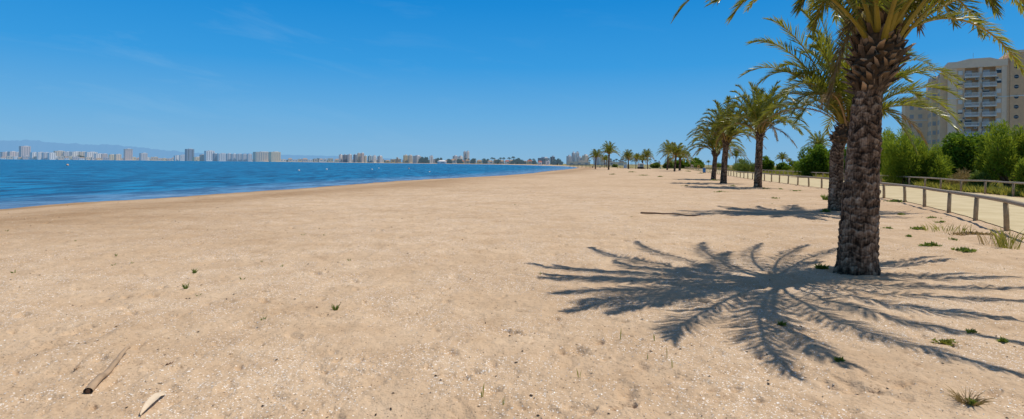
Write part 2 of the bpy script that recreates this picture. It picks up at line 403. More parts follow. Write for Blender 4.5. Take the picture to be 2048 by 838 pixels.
def ground_h(x, y, pits=False):
    x = np.asarray(x, float); y = np.asarray(y, float)
    z, sd = base_h(x, y)
    r = np.hypot(x, y)
    inpath = sstep(-0.25, 0.1, x - xf(y)) * sstep(-0.1, 0.25, xb(y) - x) * (y < 205) * (y > -13)
    land = sstep(0.3, 4, sd) * (1 - inpath)
    a = 0.045 * perlin(x * 0.30, y * 0.30, 1) + 0.030 * perlin(x * 1.0 + 3, y * 1.0, 2)
    near = 1 - sstep(45, 120, r)
    a = a + near * 0.026 * perlin(x * 2.6, y * 2.6, 3) + (1 - sstep(25, 60, r)) * 0.014 * perlin(x * 6.1, y * 6.1, 4)
    a = a + (1 - sstep(14, 30, r)) * 0.0075 * perlin(x * 14.0, y * 14.0, 5) + (1 - sstep(8, 16, r)) * 0.004 * perlin(x * 31.0, y * 31.0, 6)
    z = z + a * land
    for mx_, my_ in ((4.77, 7.93), (10.8, 19.2), (16.65, 38.9), (17.2, 46.7), (20.8, 59.3)):
        z = z + 0.025 * np.exp(-(((x - mx_) ** 2 + (y - my_) ** 2) / 0.45) ** 1.0) * (1 + 0.8 * perlin(x * 3, y * 3, 61))
    # gentle rise in the grassy field beyond the promenade
    off = x - xb(y)
    z = z + 0.45 * sstep(0.5, 12, off) * sstep(-13, 0, y) * (1 - sstep(180, 260, y)) * (1 + 0.5 * perlin(x * 0.08, y * 0.08, 8))
    if pits:
        sel = np.where((np.abs(x) < 45) & (y > 1.5) & (y < 44))[0]
        xs, ys = x[sel], y[sel]
        o = np.argsort(ys); ys_s = ys[o]; xs_s = xs[o]; dz = np.zeros(len(sel))
        for i in range(NP_):
            if _px[i] > xf(_py[i]) - 0.4: continue
            rad = _pl[i] * 2.2
            i0, i1 = np.searchsorted(ys_s, [_py[i] - rad, _py[i] + rad])
            dx = xs_s[i0:i1] - _px[i]; dy = ys_s[i0:i1] - _py[i]
            k = np.abs(dx) < rad
            if not k.any(): continue
            dx, dy = dx[k], dy[k]; ca, sa = math.cos(_pa[i]), math.sin(_pa[i])
            u = (dx * ca + dy * sa) / _pl[i]; v = (-dx * sa + dy * ca) / _pw[i]
            q = u * u + v * v
            idx = np.arange(i0, i1)[k]
            q = q * (1 + 0.9 * perlin(dx * 14 + i, dy * 14, 51) + 0.5 * perlin(dx * 37 + i, dy * 37, 52))
            dz[idx] += -_pd[i] * np.exp(-q * 1.6) + 0.28 * _pd[i] * np.exp(-((np.sqrt(np.maximum(q, 0)) - 1.3) / 0.4) ** 2) * (u > -0.2)
        dzz = np.zeros(len(sel)); dzz[o] = dz
        z[sel] += dzz * (shore_dist(xs, ys) > 2)
    return z

def gz(x, y): return float(ground_h(np.array([x]), np.array([y]))[0])

def build_ground():
    a1 = np.radians(np.linspace(-57, 57, 1000))
    a2 = np.radians(np.linspace(57, 303, 90))[1:-1]
    ang = np.concatenate([a1, a2])          # all round, denser ahead
    r = [0.6]
    while r[-1] < 9000:
        q = r[-1]
        r.append(q + (0.06 if q < 2.2 else 0.017 if q < 4.2 else 0.0042 * q if q < 60 else 0.012 * q if q < 1500 else 0.06 * q))
    r = np.array(r)
    AA, RR = np.meshgrid(ang, r)
    X = (RR * np.sin(AA)).ravel(); Y = (RR * np.cos(AA)).ravel()
    Z = ground_h(X, Y, pits=True)
    V = np.stack([X, Y, Z], 1); V = np.vstack([V, [[0, 0, Z[0]]]])
    nr, na = RR.shape
    I = np.arange(nr * na).reshape(nr, na)
    J = np.roll(I, -1, axis=1)
    Q = np.stack([I[:-1], I[1:], J[1:], J[:-1]], -1).reshape(-1, 4)
    # centre cap: degenerate-free quads from the hub
    hub = len(V) - 1
    c0 = I[0]; capq = np.stack([np.full(na // 2, hub), c0[0:2 * (na // 2):2], c0[1:2 * (na // 2):2], np.roll(c0, -2)[0:2 * (na // 2):2]], -1)
    Q = np.vstack([Q, capq])
    o = np_mesh('ground', V, Q, M['ground'], smooth=True)
    sd = shore_dist(V[:, 0], V[:, 1])
    x, y = V[:, 0], V[:, 1]
    wob = 1.6 * perlin(x * 0.12, y * 0.12, 9) + 0.7 * perlin(x * 0.5, y * 0.5, 10)
    wet = np.clip(1.0 * (1 - sstep(0.4, 2.2, sd)) + 0.62 * np.exp(-((sd - 6.5 + 2 * wob) / 3.6) ** 2) + 0.22 * (1 - sstep(5, 17, sd + 3 * wob)), 0, 1)
    wet *= (np.hypot(x, y) < 330)
    off = x - xb(y)
    grass = sstep(0.1, 1.4, off + 0.5 * perlin(x * 0.6, y * 0.6, 11)) * (y < 204) + (y >= 196) * (x > 34) * sstep(0, 20, x - 34) + 0.85 * sstep(15, 60, sd) * (np.hypot(x, y) > 330)
    grass = np.clip(grass, 0, 1)
    shells = (1 - sstep(25, 60, np.hypot(x, y))) * 1.0 + 0.0
    shells = np.clip(shells * (1 - 0.5 * wet) * (1 - 0.45 * sstep(3, 9, x - 0.25 * y)), 0, 1)
    for nm, a in (('wet', wet), ('grass', grass), ('shells', shells)):
        at = o.data.attributes.new(nm, 'FLOAT', 'POINT'); at.data.foreach_set('value', a.astype(np.float32))
    o['kind'] = 'structure'
    return o
build_ground()

def build_water():
    mx = 60.0
    a = np.radians(np.linspace(-170, 60, 420))
    r = [6.0]
    while r[-1] < 12000: r.append(r[-1] * 1.03)
    AA, RR = np.meshgrid(a, np.array(r))
    X = (RR * np.sin(AA)).ravel(); Y = (RR * np.cos(AA)).ravel()
    nr, na = RR.shape
    I = np.arange(nr * na).reshape(nr, na)
    Q = np.stack([I[:-1, :-1], I[1:, :-1], I[1:, 1:], I[:-1, 1:]], -1).reshape(-1, 4)
    sd = shore_dist(X, Y)
    keep = (sd[Q].min(1) < 6)
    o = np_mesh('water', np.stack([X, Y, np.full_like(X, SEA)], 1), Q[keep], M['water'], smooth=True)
    d = -sd
    sh = (1 - sstep(0.0, 9 + 0.05 * np.maximum(RR.ravel() - 40, 0), d + 2.0 * perlin(X * 0.06, Y * 0.15, 12)))
    at = o.data.attributes.new('shallow', 'FLOAT', 'POINT'); at.data.foreach_set('value', np.clip(sh, 0, 1).astype(np.float32))
    o['kind'] = 'structure'
build_water()

def build_path():
    ys = np.concatenate([np.arange(-11.5, 30, 0.5), np.arange(30, 200, 2.0)])
    ns = 14
    V = []
    for y in ys:
        a, b = float(xf(y)) + 0.12, float(xb(y)) - 0.35
        for k in range(ns):
            x = a + (b - a) * k / (ns - 1)
            e = 0.10 * float(perlin(np.array([y * 1.3]), np.array([7.0 + k]), 14)[0]) if k in (0, ns - 1) else 0
            V.append((x + e, y, 0.02 + (0.02 if 1 < k < ns - 2 else 0.0)))
    V = np.array(V); V[:, 2] += np.array(ground_h(V[:, 0], V[:, 1])) 
    I = np.arange(len(V)).reshape(len(ys), ns)
    Q = np.stack([I[:-1, :-1], I[:-1, 1:], I[1:, 1:], I[1:, :-1]], -1).reshape(-1, 4)
    o = np_mesh('path', V, Q, M['path'], smooth=True); o['kind'] = 'structure'
build_path()

def build_hills():
    # two hazy ranges beyond the bay
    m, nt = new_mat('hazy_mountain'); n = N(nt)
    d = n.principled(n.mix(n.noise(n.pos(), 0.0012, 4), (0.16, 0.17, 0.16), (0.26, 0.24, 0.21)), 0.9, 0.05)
    e = n('ShaderNodeEmission'); e.inputs[0].default_value = (0.170, 0.382, 0.655, 1)  # air haze painted onto the slopes as a flat blue glow
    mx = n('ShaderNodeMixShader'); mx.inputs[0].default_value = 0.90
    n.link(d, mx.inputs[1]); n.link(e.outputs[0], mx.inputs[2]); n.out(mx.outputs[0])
    def ridge(prof, dist, rough):
        px = np.arange(prof[0][0], prof[-1][0] + 1, 3.0)
        top = np.interp(px, [p[0] for p in prof], [p[1] for p in prof])
        hh = np.maximum(0, (horizon(px) - top)) * dist / F
        hh = hh + np.minimum(hh, rough * 2) * (0.30 * perlin(px * 0.05, px * 0, 15) + 0.16 * perlin(px * 0.16, px * 0, 16))
        rows = []
        for k, s in enumerate((0.0, 0.35, 0.7, 1.0, 0.5)):
            dd = dist + k * dist * 0.05
            rows.append(np.stack([(px - 1024) / F * dd, np.full_like(px, dd), hh * s * (1 + 0.1 * perlin(px * 0.09, px * 0 + k, 17)) - 4 * (s == 0) if s < 1 else hh * dd / dist], 1))
        V = np.concatenate(rows); npx = len(px)
        I = np.arange(5 * npx).reshape(5, npx)
        Q = np.stack([I[:-1, :-1], I[:-1, 1:], I[1:, 1:], I[1:, :-1]], -1).reshape(-1, 4)
        o = np_mesh('hills', V, Q, m, smooth=True); o['kind'] = 'structure'
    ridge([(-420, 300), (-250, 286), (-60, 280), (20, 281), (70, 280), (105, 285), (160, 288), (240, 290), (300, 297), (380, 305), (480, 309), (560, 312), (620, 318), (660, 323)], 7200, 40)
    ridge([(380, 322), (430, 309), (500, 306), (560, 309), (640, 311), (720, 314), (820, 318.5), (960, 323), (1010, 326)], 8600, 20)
build_hills()

# ------------------------------------------------------------------ palms
UP = np.array([0, 0, 1.0])
def bez(p0, p1, p2, p3, t):
    t = t[:, None]
    return ((1 - t) ** 3) * p0 + 3 * ((1 - t) ** 2) * t * p1 + 3 * (1 - t) * t * t * p2 + t ** 3 * p3

def frond_arrays(p0, tip, lift, rng, nl=70, leaf=0.46, wid=0.020, t0=0.16, rr=0.030, roll=0.0, sag=0.12, nrs=5, lo=0.0):
    """one pinnate leaf: rachis tube + two ranks of leaflets. returns V, tri/quad faces, tint, material index"""
    p0 = np.array(p0, float); tip = np.array(tip, float)
    h = tip - p0; hz = np.array([h[0], h[1], 0]); reach = np.linalg.norm(hz) + 1e-6; dh = hz / reach
    p1 = p0 + dh * reach * 0.22 + UP * (lift * 0.75 + max(h[2], 0) * 0.35)
    p2 = p0 + dh * reach * 0.68 + UP * (lift * 1.0 + h[2] * 0.80)
    nseg = max(8, nl // 5)
    tt = np.linspace(0, 1, nseg + 1)
    C = bez(p0, p1, p2, tip, tt)
    T = np.gradient(C, axis=0); T /= np.linalg.norm(T, axis=1)[:, None]
    S0 = np.cross(T, UP); sl = np.linalg.norm(S0, axis=1)
    side = np.cross(dh, UP)
    S0 = np.where(sl[:, None] > 0.15, S0 / np.maximum(sl, 1e-6)[:, None], side)
    N0 = np.cross(S0, T)
    V = []; FQ = []; TI = []; MI = []
    # rachis
    rad = rr * (1 - tt) ** 0.75 + 0.004
    rad[tt < 0.10] *= 1.25
    ring = np.arange(nrs) * 2 * np.pi / nrs
    for i in range(len(tt)):
        for a in ring:
            V.append(C[i] + S0[i] * math.cos(a) * rad[i] * 1.25 + N0[i] * math.sin(a) * rad[i] * 0.75)
            TI.append(0.5)
    for i in range(len(tt) - 1):
        for k in range(nrs):
            FQ.append((i * nrs + k, i * nrs + (k + 1) % nrs, (i + 1) * nrs + (k + 1) % nrs, (i + 1) * nrs + k)); MI.append(1)
    V = np.array(V); nb = len(V)
    # leaflets
    t = np.repeat(np.linspace(t0, 0.995, nl), 2); sg = np.tile([1.0, -1.0], nl)
    t = np.clip(t + rng.normal(0, 0.004, len(t)), t0, 0.999)
    P = np.stack([np.interp(t, tt, C[:, k]) for k in range(3)], 1)
    TT = np.stack([np.interp(t, tt, T[:, k]) for k in range(3)], 1)
    SS = np.stack([np.interp(t, tt, S0[:, k]) for k in range(3)], 1)
    NN = np.stack([np.interp(t, tt, N0[:, k]) for k in range(3)], 1)
    tw = roll * t
    ca, sa = np.cos(tw)[:, None], np.sin(tw)[:, None]
    SS, NN = SS * ca + NN * sa, NN * ca - SS * sa
    u = (t - t0) / (1 - t0)
    ln = leaf * np.interp(u, [0, 0.12, 0.4, 0.7, 1], [0.45, 0.8, 1.0, 0.85, 0.42]) * rng.uniform(0.82, 1.12, len(t))
    al = np.radians(np.interp(u, [0, 0.5, 1], [52, 42, 18]) + rng.normal(0, 6, len(t)))
    vee = 0.50 + rng.normal(0, 0.18, len(t))
    D = TT * np.cos(al)[:, None] + (SS * sg[:, None] * np.cos(vee)[:, None] + NN * np.sin(vee)[:, None]) * np.sin(al)[:, None]
    D += rng.normal(0, 0.05, D.shape); D /= np.linalg.norm(D, axis=1)[:, None]
    W = np.cross(D, NN + 0.5 * rng.normal(0, 1, D.shape)); W /= np.linalg.norm(W, axis=1)[:, None]
    sagv = (sag * rng.uniform(0.3, 1.6, len(t)))[:, None] * UP
    w = (wid * rng.uniform(0.8, 1.2, len(t)))[:, None]
    A = P; B = P + D * ln[:, None] * 0.5 - sagv * ln[:, None] * 0.25; E = P + D * ln[:, None] - sagv * ln[:, None]
    q = np.stack([A - W * w * 0.35, A + W * w * 0.35, B + W * w * 0.5, B - W * w * 0.5, E + W * w * 0.06, E - W * w * 0.06], 1).reshape(-1, 3)
    k = nb + 6 * np.arange(len(t))[:, None]
    f1 = np.concatenate([k + np.array([[0, 1, 2, 3]]), k + np.array([[3, 2, 4, 5]])])
    ti = np.clip(0.45 + 0.16 * rng.normal(0, 1, len(t)) + 0.12 * (u - 0.5) + lo, 0, 1)
    V = np.vstack([V, q]); TI = np.concatenate([TI, np.repeat(ti, 6)])
    Q = np.vstack([np.array(FQ), f1]); MI = np.concatenate([MI, np.zeros(len(f1))]).astype(int)
    return V, Q, TI, MI

def trunk_mesh(name, parent, prof, cen, rowh, ncell, ns, nz, rng, amp):
    """prof: [(z, radius)], cen: [(z, dx, dy)]"""
    z = np.linspace(prof[0][0], prof[-1][0], nz); th = np.linspace(0, 2 * np.pi, ns, endpoint=False)
    TH, Z = np.meshgrid(th, z)
    r = np.interp(Z, [p[0] for p in prof], [p[1] for p in prof])
    s1 = int(rng.integers(1, 60))
    zz = Z + rowh * (0.85 * perlin(np.cos(TH) * 1.3 + Z * 2.6, np.sin(TH) * 1.3 + 11 + Z, s1) + 0.45 * perlin(np.cos(TH) * 3.5 + Z * 6, np.sin(TH) * 3.5 - Z * 5, s1 + 7) + 0.6 * perlin(Z * 1.9, Z * 0 + 3, s1 + 9))
    k = np.floor(zz / rowh); fv = zz / rowh - k
    u = TH / (2 * np.pi) * ncell + 0.5 * (k % 2) + 1.3 * perlin(k * 0.37, TH * 0, s1 + 1) + 0.35 * perlin(np.cos(TH) * 2, np.sin(TH) * 2 + k * 0.7, s1 + 4)
    cu = np.floor(u); fu = u - cu
    rnd = np.mod(np.sin(np.mod(cu, ncell) * 12.99 + k * 78.23) * 43758.5, 1.0)
    rnd2 = np.mod(np.sin(np.mod(cu, ncell) * 39.3 + k * 11.13) * 24634.6, 1.0)
    edge = np.clip(1 - np.abs(2 * fu - 1) ** 4, 0, 1)
    saw = fv ** 1.3 * sstep(1.0, 0.86, fv)
    d = amp * (0.15 + 1.15 * rnd) * saw * (0.45 + 0.55 * edge)
    nz_ = perlin(np.cos(TH) * 4 + 3 * np.sin(Z * 3), np.sin(TH) * 4 + Z * 9, s1 + 2)
    nf = perlin(TH * 9, Z * 34, s1 + 3)
    d = d + amp * 0.6 * nz_ + amp * 0.35 * nf
    rr = r + d
    cx = np.interp(Z, [c[0] for c in cen], [c[1] for c in cen]); cy = np.interp(Z, [c[0] for c in cen], [c[2] for c in cen])
    V = np.stack([cx + rr * np.cos(TH), cy + rr * np.sin(TH), Z], -1).reshape(-1, 3)
    nfib = perlin(TH * ncell * 3.2, Z * 7, s1 + 5); nbig = perlin(np.cos(TH) * 1.2 + Z * 1.1, np.sin(TH) * 1.2, s1 + 6)
    tint = np.clip(0.14 + 0.42 * nfib + 0.40 * nbig + 0.42 * saw * (0.45 + 0.55 * edge) + 0.45 * (rnd2 - 0.4) * edge + 0.30 * nz_ + 0.35 * nf, 0, 1).ravel()
    I = np.arange(nz * ns).reshape(nz, ns); J = np.roll(I, -1, 1)
    Q = np.stack([I[:-1], J[:-1], J[1:], I[1:]], -1).reshape(-1, 4)
    return np_mesh(name, V, Q, M['trunk'], parent, smooth=True, tint=tint)

def boots_mesh(name, parent, prof, cen, n, rng, size, mats):
    """cut leaf bases packed round the head of the trunk"""
    mb = MB()
    z0, z1 = prof[0][0], prof[-1][0]
    zs = [p[0] for p in prof]; rs = [p[1] for p in prof]
    C = lambda z: (np.interp(z, [c[0] for c in cen], [c[1] for c in cen]), np.interp(z, [c[0] for c in cen], [c[2] for c in cen]))
    ns = 20; rows = 14; vs = []; fs = []
    for i in range(rows):
        z = z0 + (z1 - z0) * i / (rows - 1); r = np.interp(z, zs, rs) * 0.86; cx, cy = C(z)
        for k in range(ns):
            a = 2 * math.pi * k / ns; q = r * (1 + 0.12 * rng.normal())
            vs.append((cx + q * math.cos(a), cy + q * math.sin(a), z))
    for i in range(rows - 1):
        for k in range(ns): fs.append((i * ns + k, i * ns + (k + 1) % ns, (i + 1) * ns + (k + 1) % ns, (i + 1) * ns + k))
    fs.append(tuple(range((rows - 1) * ns, rows * ns)))
    mb.add(vs, fs, 0.08)
    for i in range(n):
        s = (i + 0.5) / n; z = z0 + (z1 - z0) * s + rng.normal(0, 0.015)
        a = i * 2.39996 + rng.normal(0, 0.12)
        r = float(np.interp(z, zs, rs)) * 0.84; cx, cy = C(z)
        out = Vector((math.cos(a), math.sin(a), 0)); sd = Vector((-math.sin(a), math.cos(a), 0))
        pit = R(rng.uniform(15, 70) + 14 * s)
        d = (out * math.cos(pit) + Vector((0, 0, 1)) * math.sin(pit) + sd * rng.normal(0, 0.32)).normalized()
        nrm = sd.cross(d).normalized()
        L = size * rng.uniform(0.5, 1.8); w = size * rng.uniform(0.26, 0.50); tk = size * rng.uniform(0.13, 0.22)
        p = Vector((cx, cy, z)) + out * r
        b = [p - d * 0.05 - sd * w + nrm * tk * 0.4, p - d * 0.05 + sd * w + nrm * tk * 0.4, p - d * 0.05 + sd * w * 0.9 - nrm * tk * 1.6, p - d * 0.05 - sd * w * 0.9 - nrm * tk * 1.6]
        w2 = w * rng.uniform(0.5, 0.85); sk = rng.uniform(-0.3, 0.3) * L
        e = [p + d * (L + sk) - sd * w2 + nrm * tk * 0.2, p + d * (L - sk) + sd * w2 + nrm * tk * 0.2, p + d * (L - sk) * 0.86 + sd * w2 * 0.8 - nrm * tk, p + d * (L + sk) * 0.86 - sd * w2 * 0.8 - nrm * tk]
        t = float(np.clip(rng.normal(0.42, 0.24), 0.05, 0.95))
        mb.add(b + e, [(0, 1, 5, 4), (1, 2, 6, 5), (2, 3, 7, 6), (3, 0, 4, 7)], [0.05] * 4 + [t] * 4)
        mb.add([q.copy() for q in e], [(0, 1, 2, 3)], min(1, t + 0.30))
        if i % 2 == 0:   # ragged fibre hanging from the sheath
            q = p + out * 0.03 + sd * rng.normal(0, w)
            e2 = q + out * rng.uniform(0.02, 0.10) + Vector((rng.normal(0, 0.05), rng.normal(0, 0.05), rng.uniform(-0.16, 0.10)))
            mb.add([q - sd * 0.006, q + sd * 0.006, e2], [(0, 1, 2)], rng.uniform(0.2, 0.6))
    return mb.build(name, mats, parent)

GA = 2.399963
def random_fronds(n, rng, L=3.4, droop=0.0, up=1.0, phase=0.0):
    """tips (relative to the head) and lift of n fronds from hanging to upright"""
    out = []
    for i in range(n):
        s = i / (n - 1)
        e = s ** 0.9
        reach = L * (0.93 - 0.62 * e ** 1.5) * rng.uniform(0.88, 1.08)
        dz = L * (-0.22 - droop + 1.20 * up * e) * rng.uniform(0.9, 1.1)
        lift = L * (0.36 - 0.22 * e)
        a = i * GA + phase + rng.normal(0, 0.15)
        out.append((np.array([math.cos(a) * reach, math.sin(a) * reach, dz]), lift))
    return out

def palm(label, group, base, prof, cen, bprof, head, tips, rng, nl=64, ns=56, nz=150, rowh=0.085, ncell=9, amp=0.020, nb=110, bsize=0.11, leaf=0.46, wid=0.020, dry=()):
    x, y = base
    t = thing('palm_tree', label, 'palm tree', (x, y, gz(x, y) - 0.03), 0, group)
    trunk_mesh('trunk', t, prof, cen, rowh, ncell, ns, nz, rng, amp)
    boots_mesh('leaf_bases', t, bprof, cen, nb, rng, bsize, M['boots'])
    head = np.array(head)
    for i, tp_ in enumerate(tips):
        tip, lift = tp_[0], tp_[1]; lsc = tp_[2] if len(tp_) > 2 else 1.0
        h = np.array(tip[:2]); hn = np.linalg.norm(h) + 1e-6
        r0 = 0.21 * min(1, hn / 1.5) * rng.uniform(0.8, 1.1)
        p0 = head + np.array([h[0] / hn * r0, h[1] / hn * r0, -0.30 * min(1, hn / 2.5) + rng.uniform(-0.12, 0.08)])
        isd = i in dry
        V, Q, TI, MI = frond_arrays(p0, head + tip, lift, rng, nl, leaf * rng.uniform(0.9, 1.1) * (0.62 if isd else lsc), wid * (0.7 if isd else 1), rr=0.023, roll=rng.normal(0, 0.22 if lsc == 1.0 else 0.08), lo=rng.normal(0.04, 0.12), sag=rng.uniform(0.05, 0.22) + (0.3 if isd else 0))
        np_mesh('frond', V, Q, [M['frond_dry'] if isd else M['frond'], M['rachis_dry'] if isd else M['rachis']], t, tint=TI, midx=MI)
    return t

SUN_EL, SUN_AZ = R(62.0), math.atan2(0.30, 0.955)    # azimuth of the sun measured from +X toward +Y
SHX, SHY = -math.cos(SUN_AZ) / math.tan(SUN_EL), -math.sin(SUN_AZ) / math.tan(SUN_EL)

PG = 'date palms in a row along the promenade'
# --- the near palm
rng = np.random.default_rng(101)
b1 = G(1715, 550)
head1 = np.array([0.29, 0.0, 3.50])
tips1 = []
def by_shadow(px, py, h, lift):
    gx, gy = G(px, py)
    front = 560 < py and px < 1800
    tips1.append((np.array([gx - SHX * h - b1[0] - head1[0], gy - SHY * h - b1[1] - head1[1], h - head1[2]]), lift * (0.62 if front else 0.75), (1.30 if 1300 < px < 1750 and front else 0.95)))
for a in ((1065, 526, 4.5, 1.3), (1095, 549, 4.4, 1.2), (1108, 587, 4.3, 1.3), (1140, 619, 3.3, 1.3), (1222, 628, 4.0, 1.4), (1347, 684, 3.7, 1.4), (1590, 750, 3.4, 1.3), (1702, 733, 3.9, 1.4),
          (1185, 493, 4.7, 1.2), (1278, 484, 4.7, 1.0), (1410, 484, 4.7, 1.0), (1525, 486, 4.7, 1.0), (1615, 490, 4.5, 1.0), (1690, 494, 4.5, 1.0), (1905, 519, 3.1, 1.3), (2035, 555, 3.7, 1.4),
          (2075, 578, 3.4, 1.3), (2085, 603, 3.9, 1.4), (2080, 642, 3.6, 1.3), (2090, 690, 3.9, 1.4), (2045, 755, 3.6, 1.3)):
    by_shadow(*a)
for (px, py, d, lift) in ((1350, 33, 9.3, 1.2), (1462, 36, 9.6, 1.0), (2110, 75, 8.6, 1.1), (2060, 45, 10.2, 1.1), (1668, 40, 10.6, 1.2), (1905, 48, 9.2, 0.9), (1962, 72, 9.6, 1.0), (1988, 22, 8.4, 1.0), (1842, 28, 9.6, 0.8), (1622, 62, 9.3, 0.9), (1596, 18, 8.9, 0.8)):
    p = P3(px, py, d); tips1.append((np.array([p.x - b1[0], p.y - b1[1], p.z]) - head1, lift))
dry1 = {len(tips1), len(tips1) + 1}
for (px, py, d, lift) in ((1656, 205, 7.9, 0.75), (1838, 62, 8.6, 0.55)):
    p = P3(px, py, d); tips1.append((np.array([p.x - b1[0], p.y - b1[1], p.z]) - head1, lift))
for i in range(11):
    a = i * GA + 0.4; e = 0.4 + 0.6 * i / 10
    tips1.append((np.array([math.cos(a) * 2.5 * (1.12 - e), math.sin(a) * 2.5 * (1.12 - e), 1.5 + 2.1 * e]), 0.5))
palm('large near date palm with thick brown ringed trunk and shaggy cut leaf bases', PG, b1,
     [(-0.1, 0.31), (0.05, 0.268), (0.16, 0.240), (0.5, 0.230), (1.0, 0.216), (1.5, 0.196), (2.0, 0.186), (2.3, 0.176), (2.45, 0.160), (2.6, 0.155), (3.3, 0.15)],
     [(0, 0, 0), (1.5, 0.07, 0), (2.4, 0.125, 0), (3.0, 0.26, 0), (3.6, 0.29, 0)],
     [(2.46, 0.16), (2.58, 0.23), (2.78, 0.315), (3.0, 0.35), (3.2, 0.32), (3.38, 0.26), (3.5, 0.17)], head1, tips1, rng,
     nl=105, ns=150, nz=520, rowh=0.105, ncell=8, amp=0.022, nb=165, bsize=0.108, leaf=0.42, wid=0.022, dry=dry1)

# --- second palm, just behind it
rng = np.random.default_rng(202)
b2 = G(1672, 422); head2 = np.array([0.40, 0.0, 3.10]); tips2 = []
for (px, py, d, lift) in ((1502, 85, 18.6, 0.9), (1533, 40, 18.0, 0.7), (1600, 22, 18.8, 0.6), (1625, 10, 19.6, 0.4), (1486, 150, 19.4, 1.1), (1515, 170, 18.2, 1.3), (1562, 205, 17.6, 1.4), (1585, 225, 18.0, 1.2),
                          (1918, 160, 19.3, 1.2), (1912, 172, 20.2, 1.5), (1922, 255, 18.8, 1.7), (1800, 105, 19.8, 0.8), (1860, 130, 21.0, 1.0), (1640, 215, 17.0, 1.0), (1690, 30, 20.5, 0.5), (1740, 60, 21.5, 0.6), (1830, 300, 18.2, 1.2)):
    p = P3(px, py, d); tips2.append((np.array([p.x - b2[0], p.y - b2[1], p.z]) - head2, lift))
tips2 += random_fronds(36, rng, 3.3, 0.02, 1.0, 0.3)
palm('second date palm half hidden behind the near palm, with a collar of old leaf bases', PG, b2,
     [(-0.1, 0.28), (0.1, 0.225), (1.2, 0.200), (2.1, 0.192), (2.4, 0.185), (3.0, 0.18)], [(0, 0, 0), (2.0, 0.02, 0), (3.2, 0.42, 0)],
     [(2.25, 0.22), (2.4, 0.36), (2.52, 0.40), (2.6, 0.30), (2.8, 0.28), (3.1, 0.18)], head2, tips2, rng,
     nl=78, ns=90, nz=260, rowh=0.11, ncell=8, amp=0.024, nb=100, bsize=0.10, leaf=0.60, wid=0.030, dry={17, 18, 13})

# --- third, fourth and fifth palms
for sd, bp, hgt, lean, L, lab, tr in ((303, (1516, 375), 3.95, 0.12, 3.7, 'third date palm along the fence, straight dark trunk, full crown with one limb hanging right', 0.23),
                                      (304, (1447, 367), 3.70, 0.22, 3.5, 'fourth date palm along the fence, slightly leaning trunk and dense round crown', 0.23),
                                      (305, (1427, 359), 3.05, 0.25, 3.7, 'fifth date palm along the fence, shorter with a spreading leaf-base head and ragged fronds', 0.22)):
    rng = np.random.default_rng(sd)
    b = G(*bp)
    tips = random_fronds(46, rng, L, 0.02 + (0.05 if sd == 305 else 0), 0.90, sd * 0.7)
    drys = {0, 1, 2}
    if sd == 303:
        p = P3(1592, 292, 36.5); tips.append((np.array([p.x - b[0], p.y - b[1], p.z]) - np.array([lean, 0, hgt]), 0.9)); drys.add(len(tips) - 1)
        p = P3(1618, 228, 38.5); tips.append((np.array([p.x - b[0], p.y - b[1], p.z]) - np.array([lean, 0, hgt]), 1.3))
    bw = 0.5 if sd == 305 else 0.33
    palm(lab, PG, b, [(-0.1, tr * 1.45), (0.15, tr * 1.12), (1.2, tr), (hgt - 0.5, tr * 0.92), (hgt - 0.1, tr * 0.8)], [(0, 0, 0), (hgt * 0.5, lean * 0.4, 0), (hgt, lean, 0)],
         [(hgt - 0.75, tr * 0.95), (hgt - 0.45, bw * 0.85), (hgt - 0.2, bw), (hgt + 0.05, 0.2)], (lean, 0, hgt), tips, rng,
         nl=64, ns=40, nz=130, rowh=0.13, ncell=7, amp=0.03, nb=70, bsize=0.12, leaf=0.62, wid=0.042, dry=drys)

# --- the palms farther along the beach: a few kinds, copied part by part
def small_palm(name_seed, hgt, L, n, droop, up, tr, nl, wid, label, group, loc, dryn=3, far=False):
    rng = np.random.default_rng(name_seed)
    t = thing('palm_tree', label, 'palm tree', loc, 0, group)
    lean = rng.uniform(-0.2, 0.2)
    trunk_mesh('trunk', t, [(-0.2, tr * 1.5), (0.15, tr * 1.1), (hgt * 0.6, tr * 0.95), (hgt - 0.6, tr), (hgt - 0.2, tr * 1.5), (hgt + 0.05, tr * 0.8)], [(0, 0, 0), (hgt, lean, 0)], 0.16, 6, 14, 44, rng, 0.035)
    Vs, Qs, Ts, Ms = [], [], [], []; nv = 0
    for i, (tip, lift) in enumerate(random_fronds(n, rng, L, droop, up, name_seed)):
        V, Q, TI, MI = frond_arrays(np.array([lean, 0, hgt - 0.15]), np.array([lean, 0, hgt]) + tip, lift, rng, nl, 0.68, wid, rr=0.035, nrs=3, roll=rng.normal(0, 0.5), sag=0.15, lo=rng.normal(0.14, 0.10) + (0.3 if i < dryn else 0))
        Vs.append(V); Qs.append(Q + nv); Ts.append(TI); Ms.append(MI * 1 + (2 if i < dryn else 0)); nv += len(V)
    np_mesh('crown', np.vstack(Vs), np.vstack(Qs), [M['frond'], M['rachis'], M['frond_dry'], M['rachis_dry']], t, tint=np.concatenate(Ts), midx=np.concatenate(Ms))
    return t

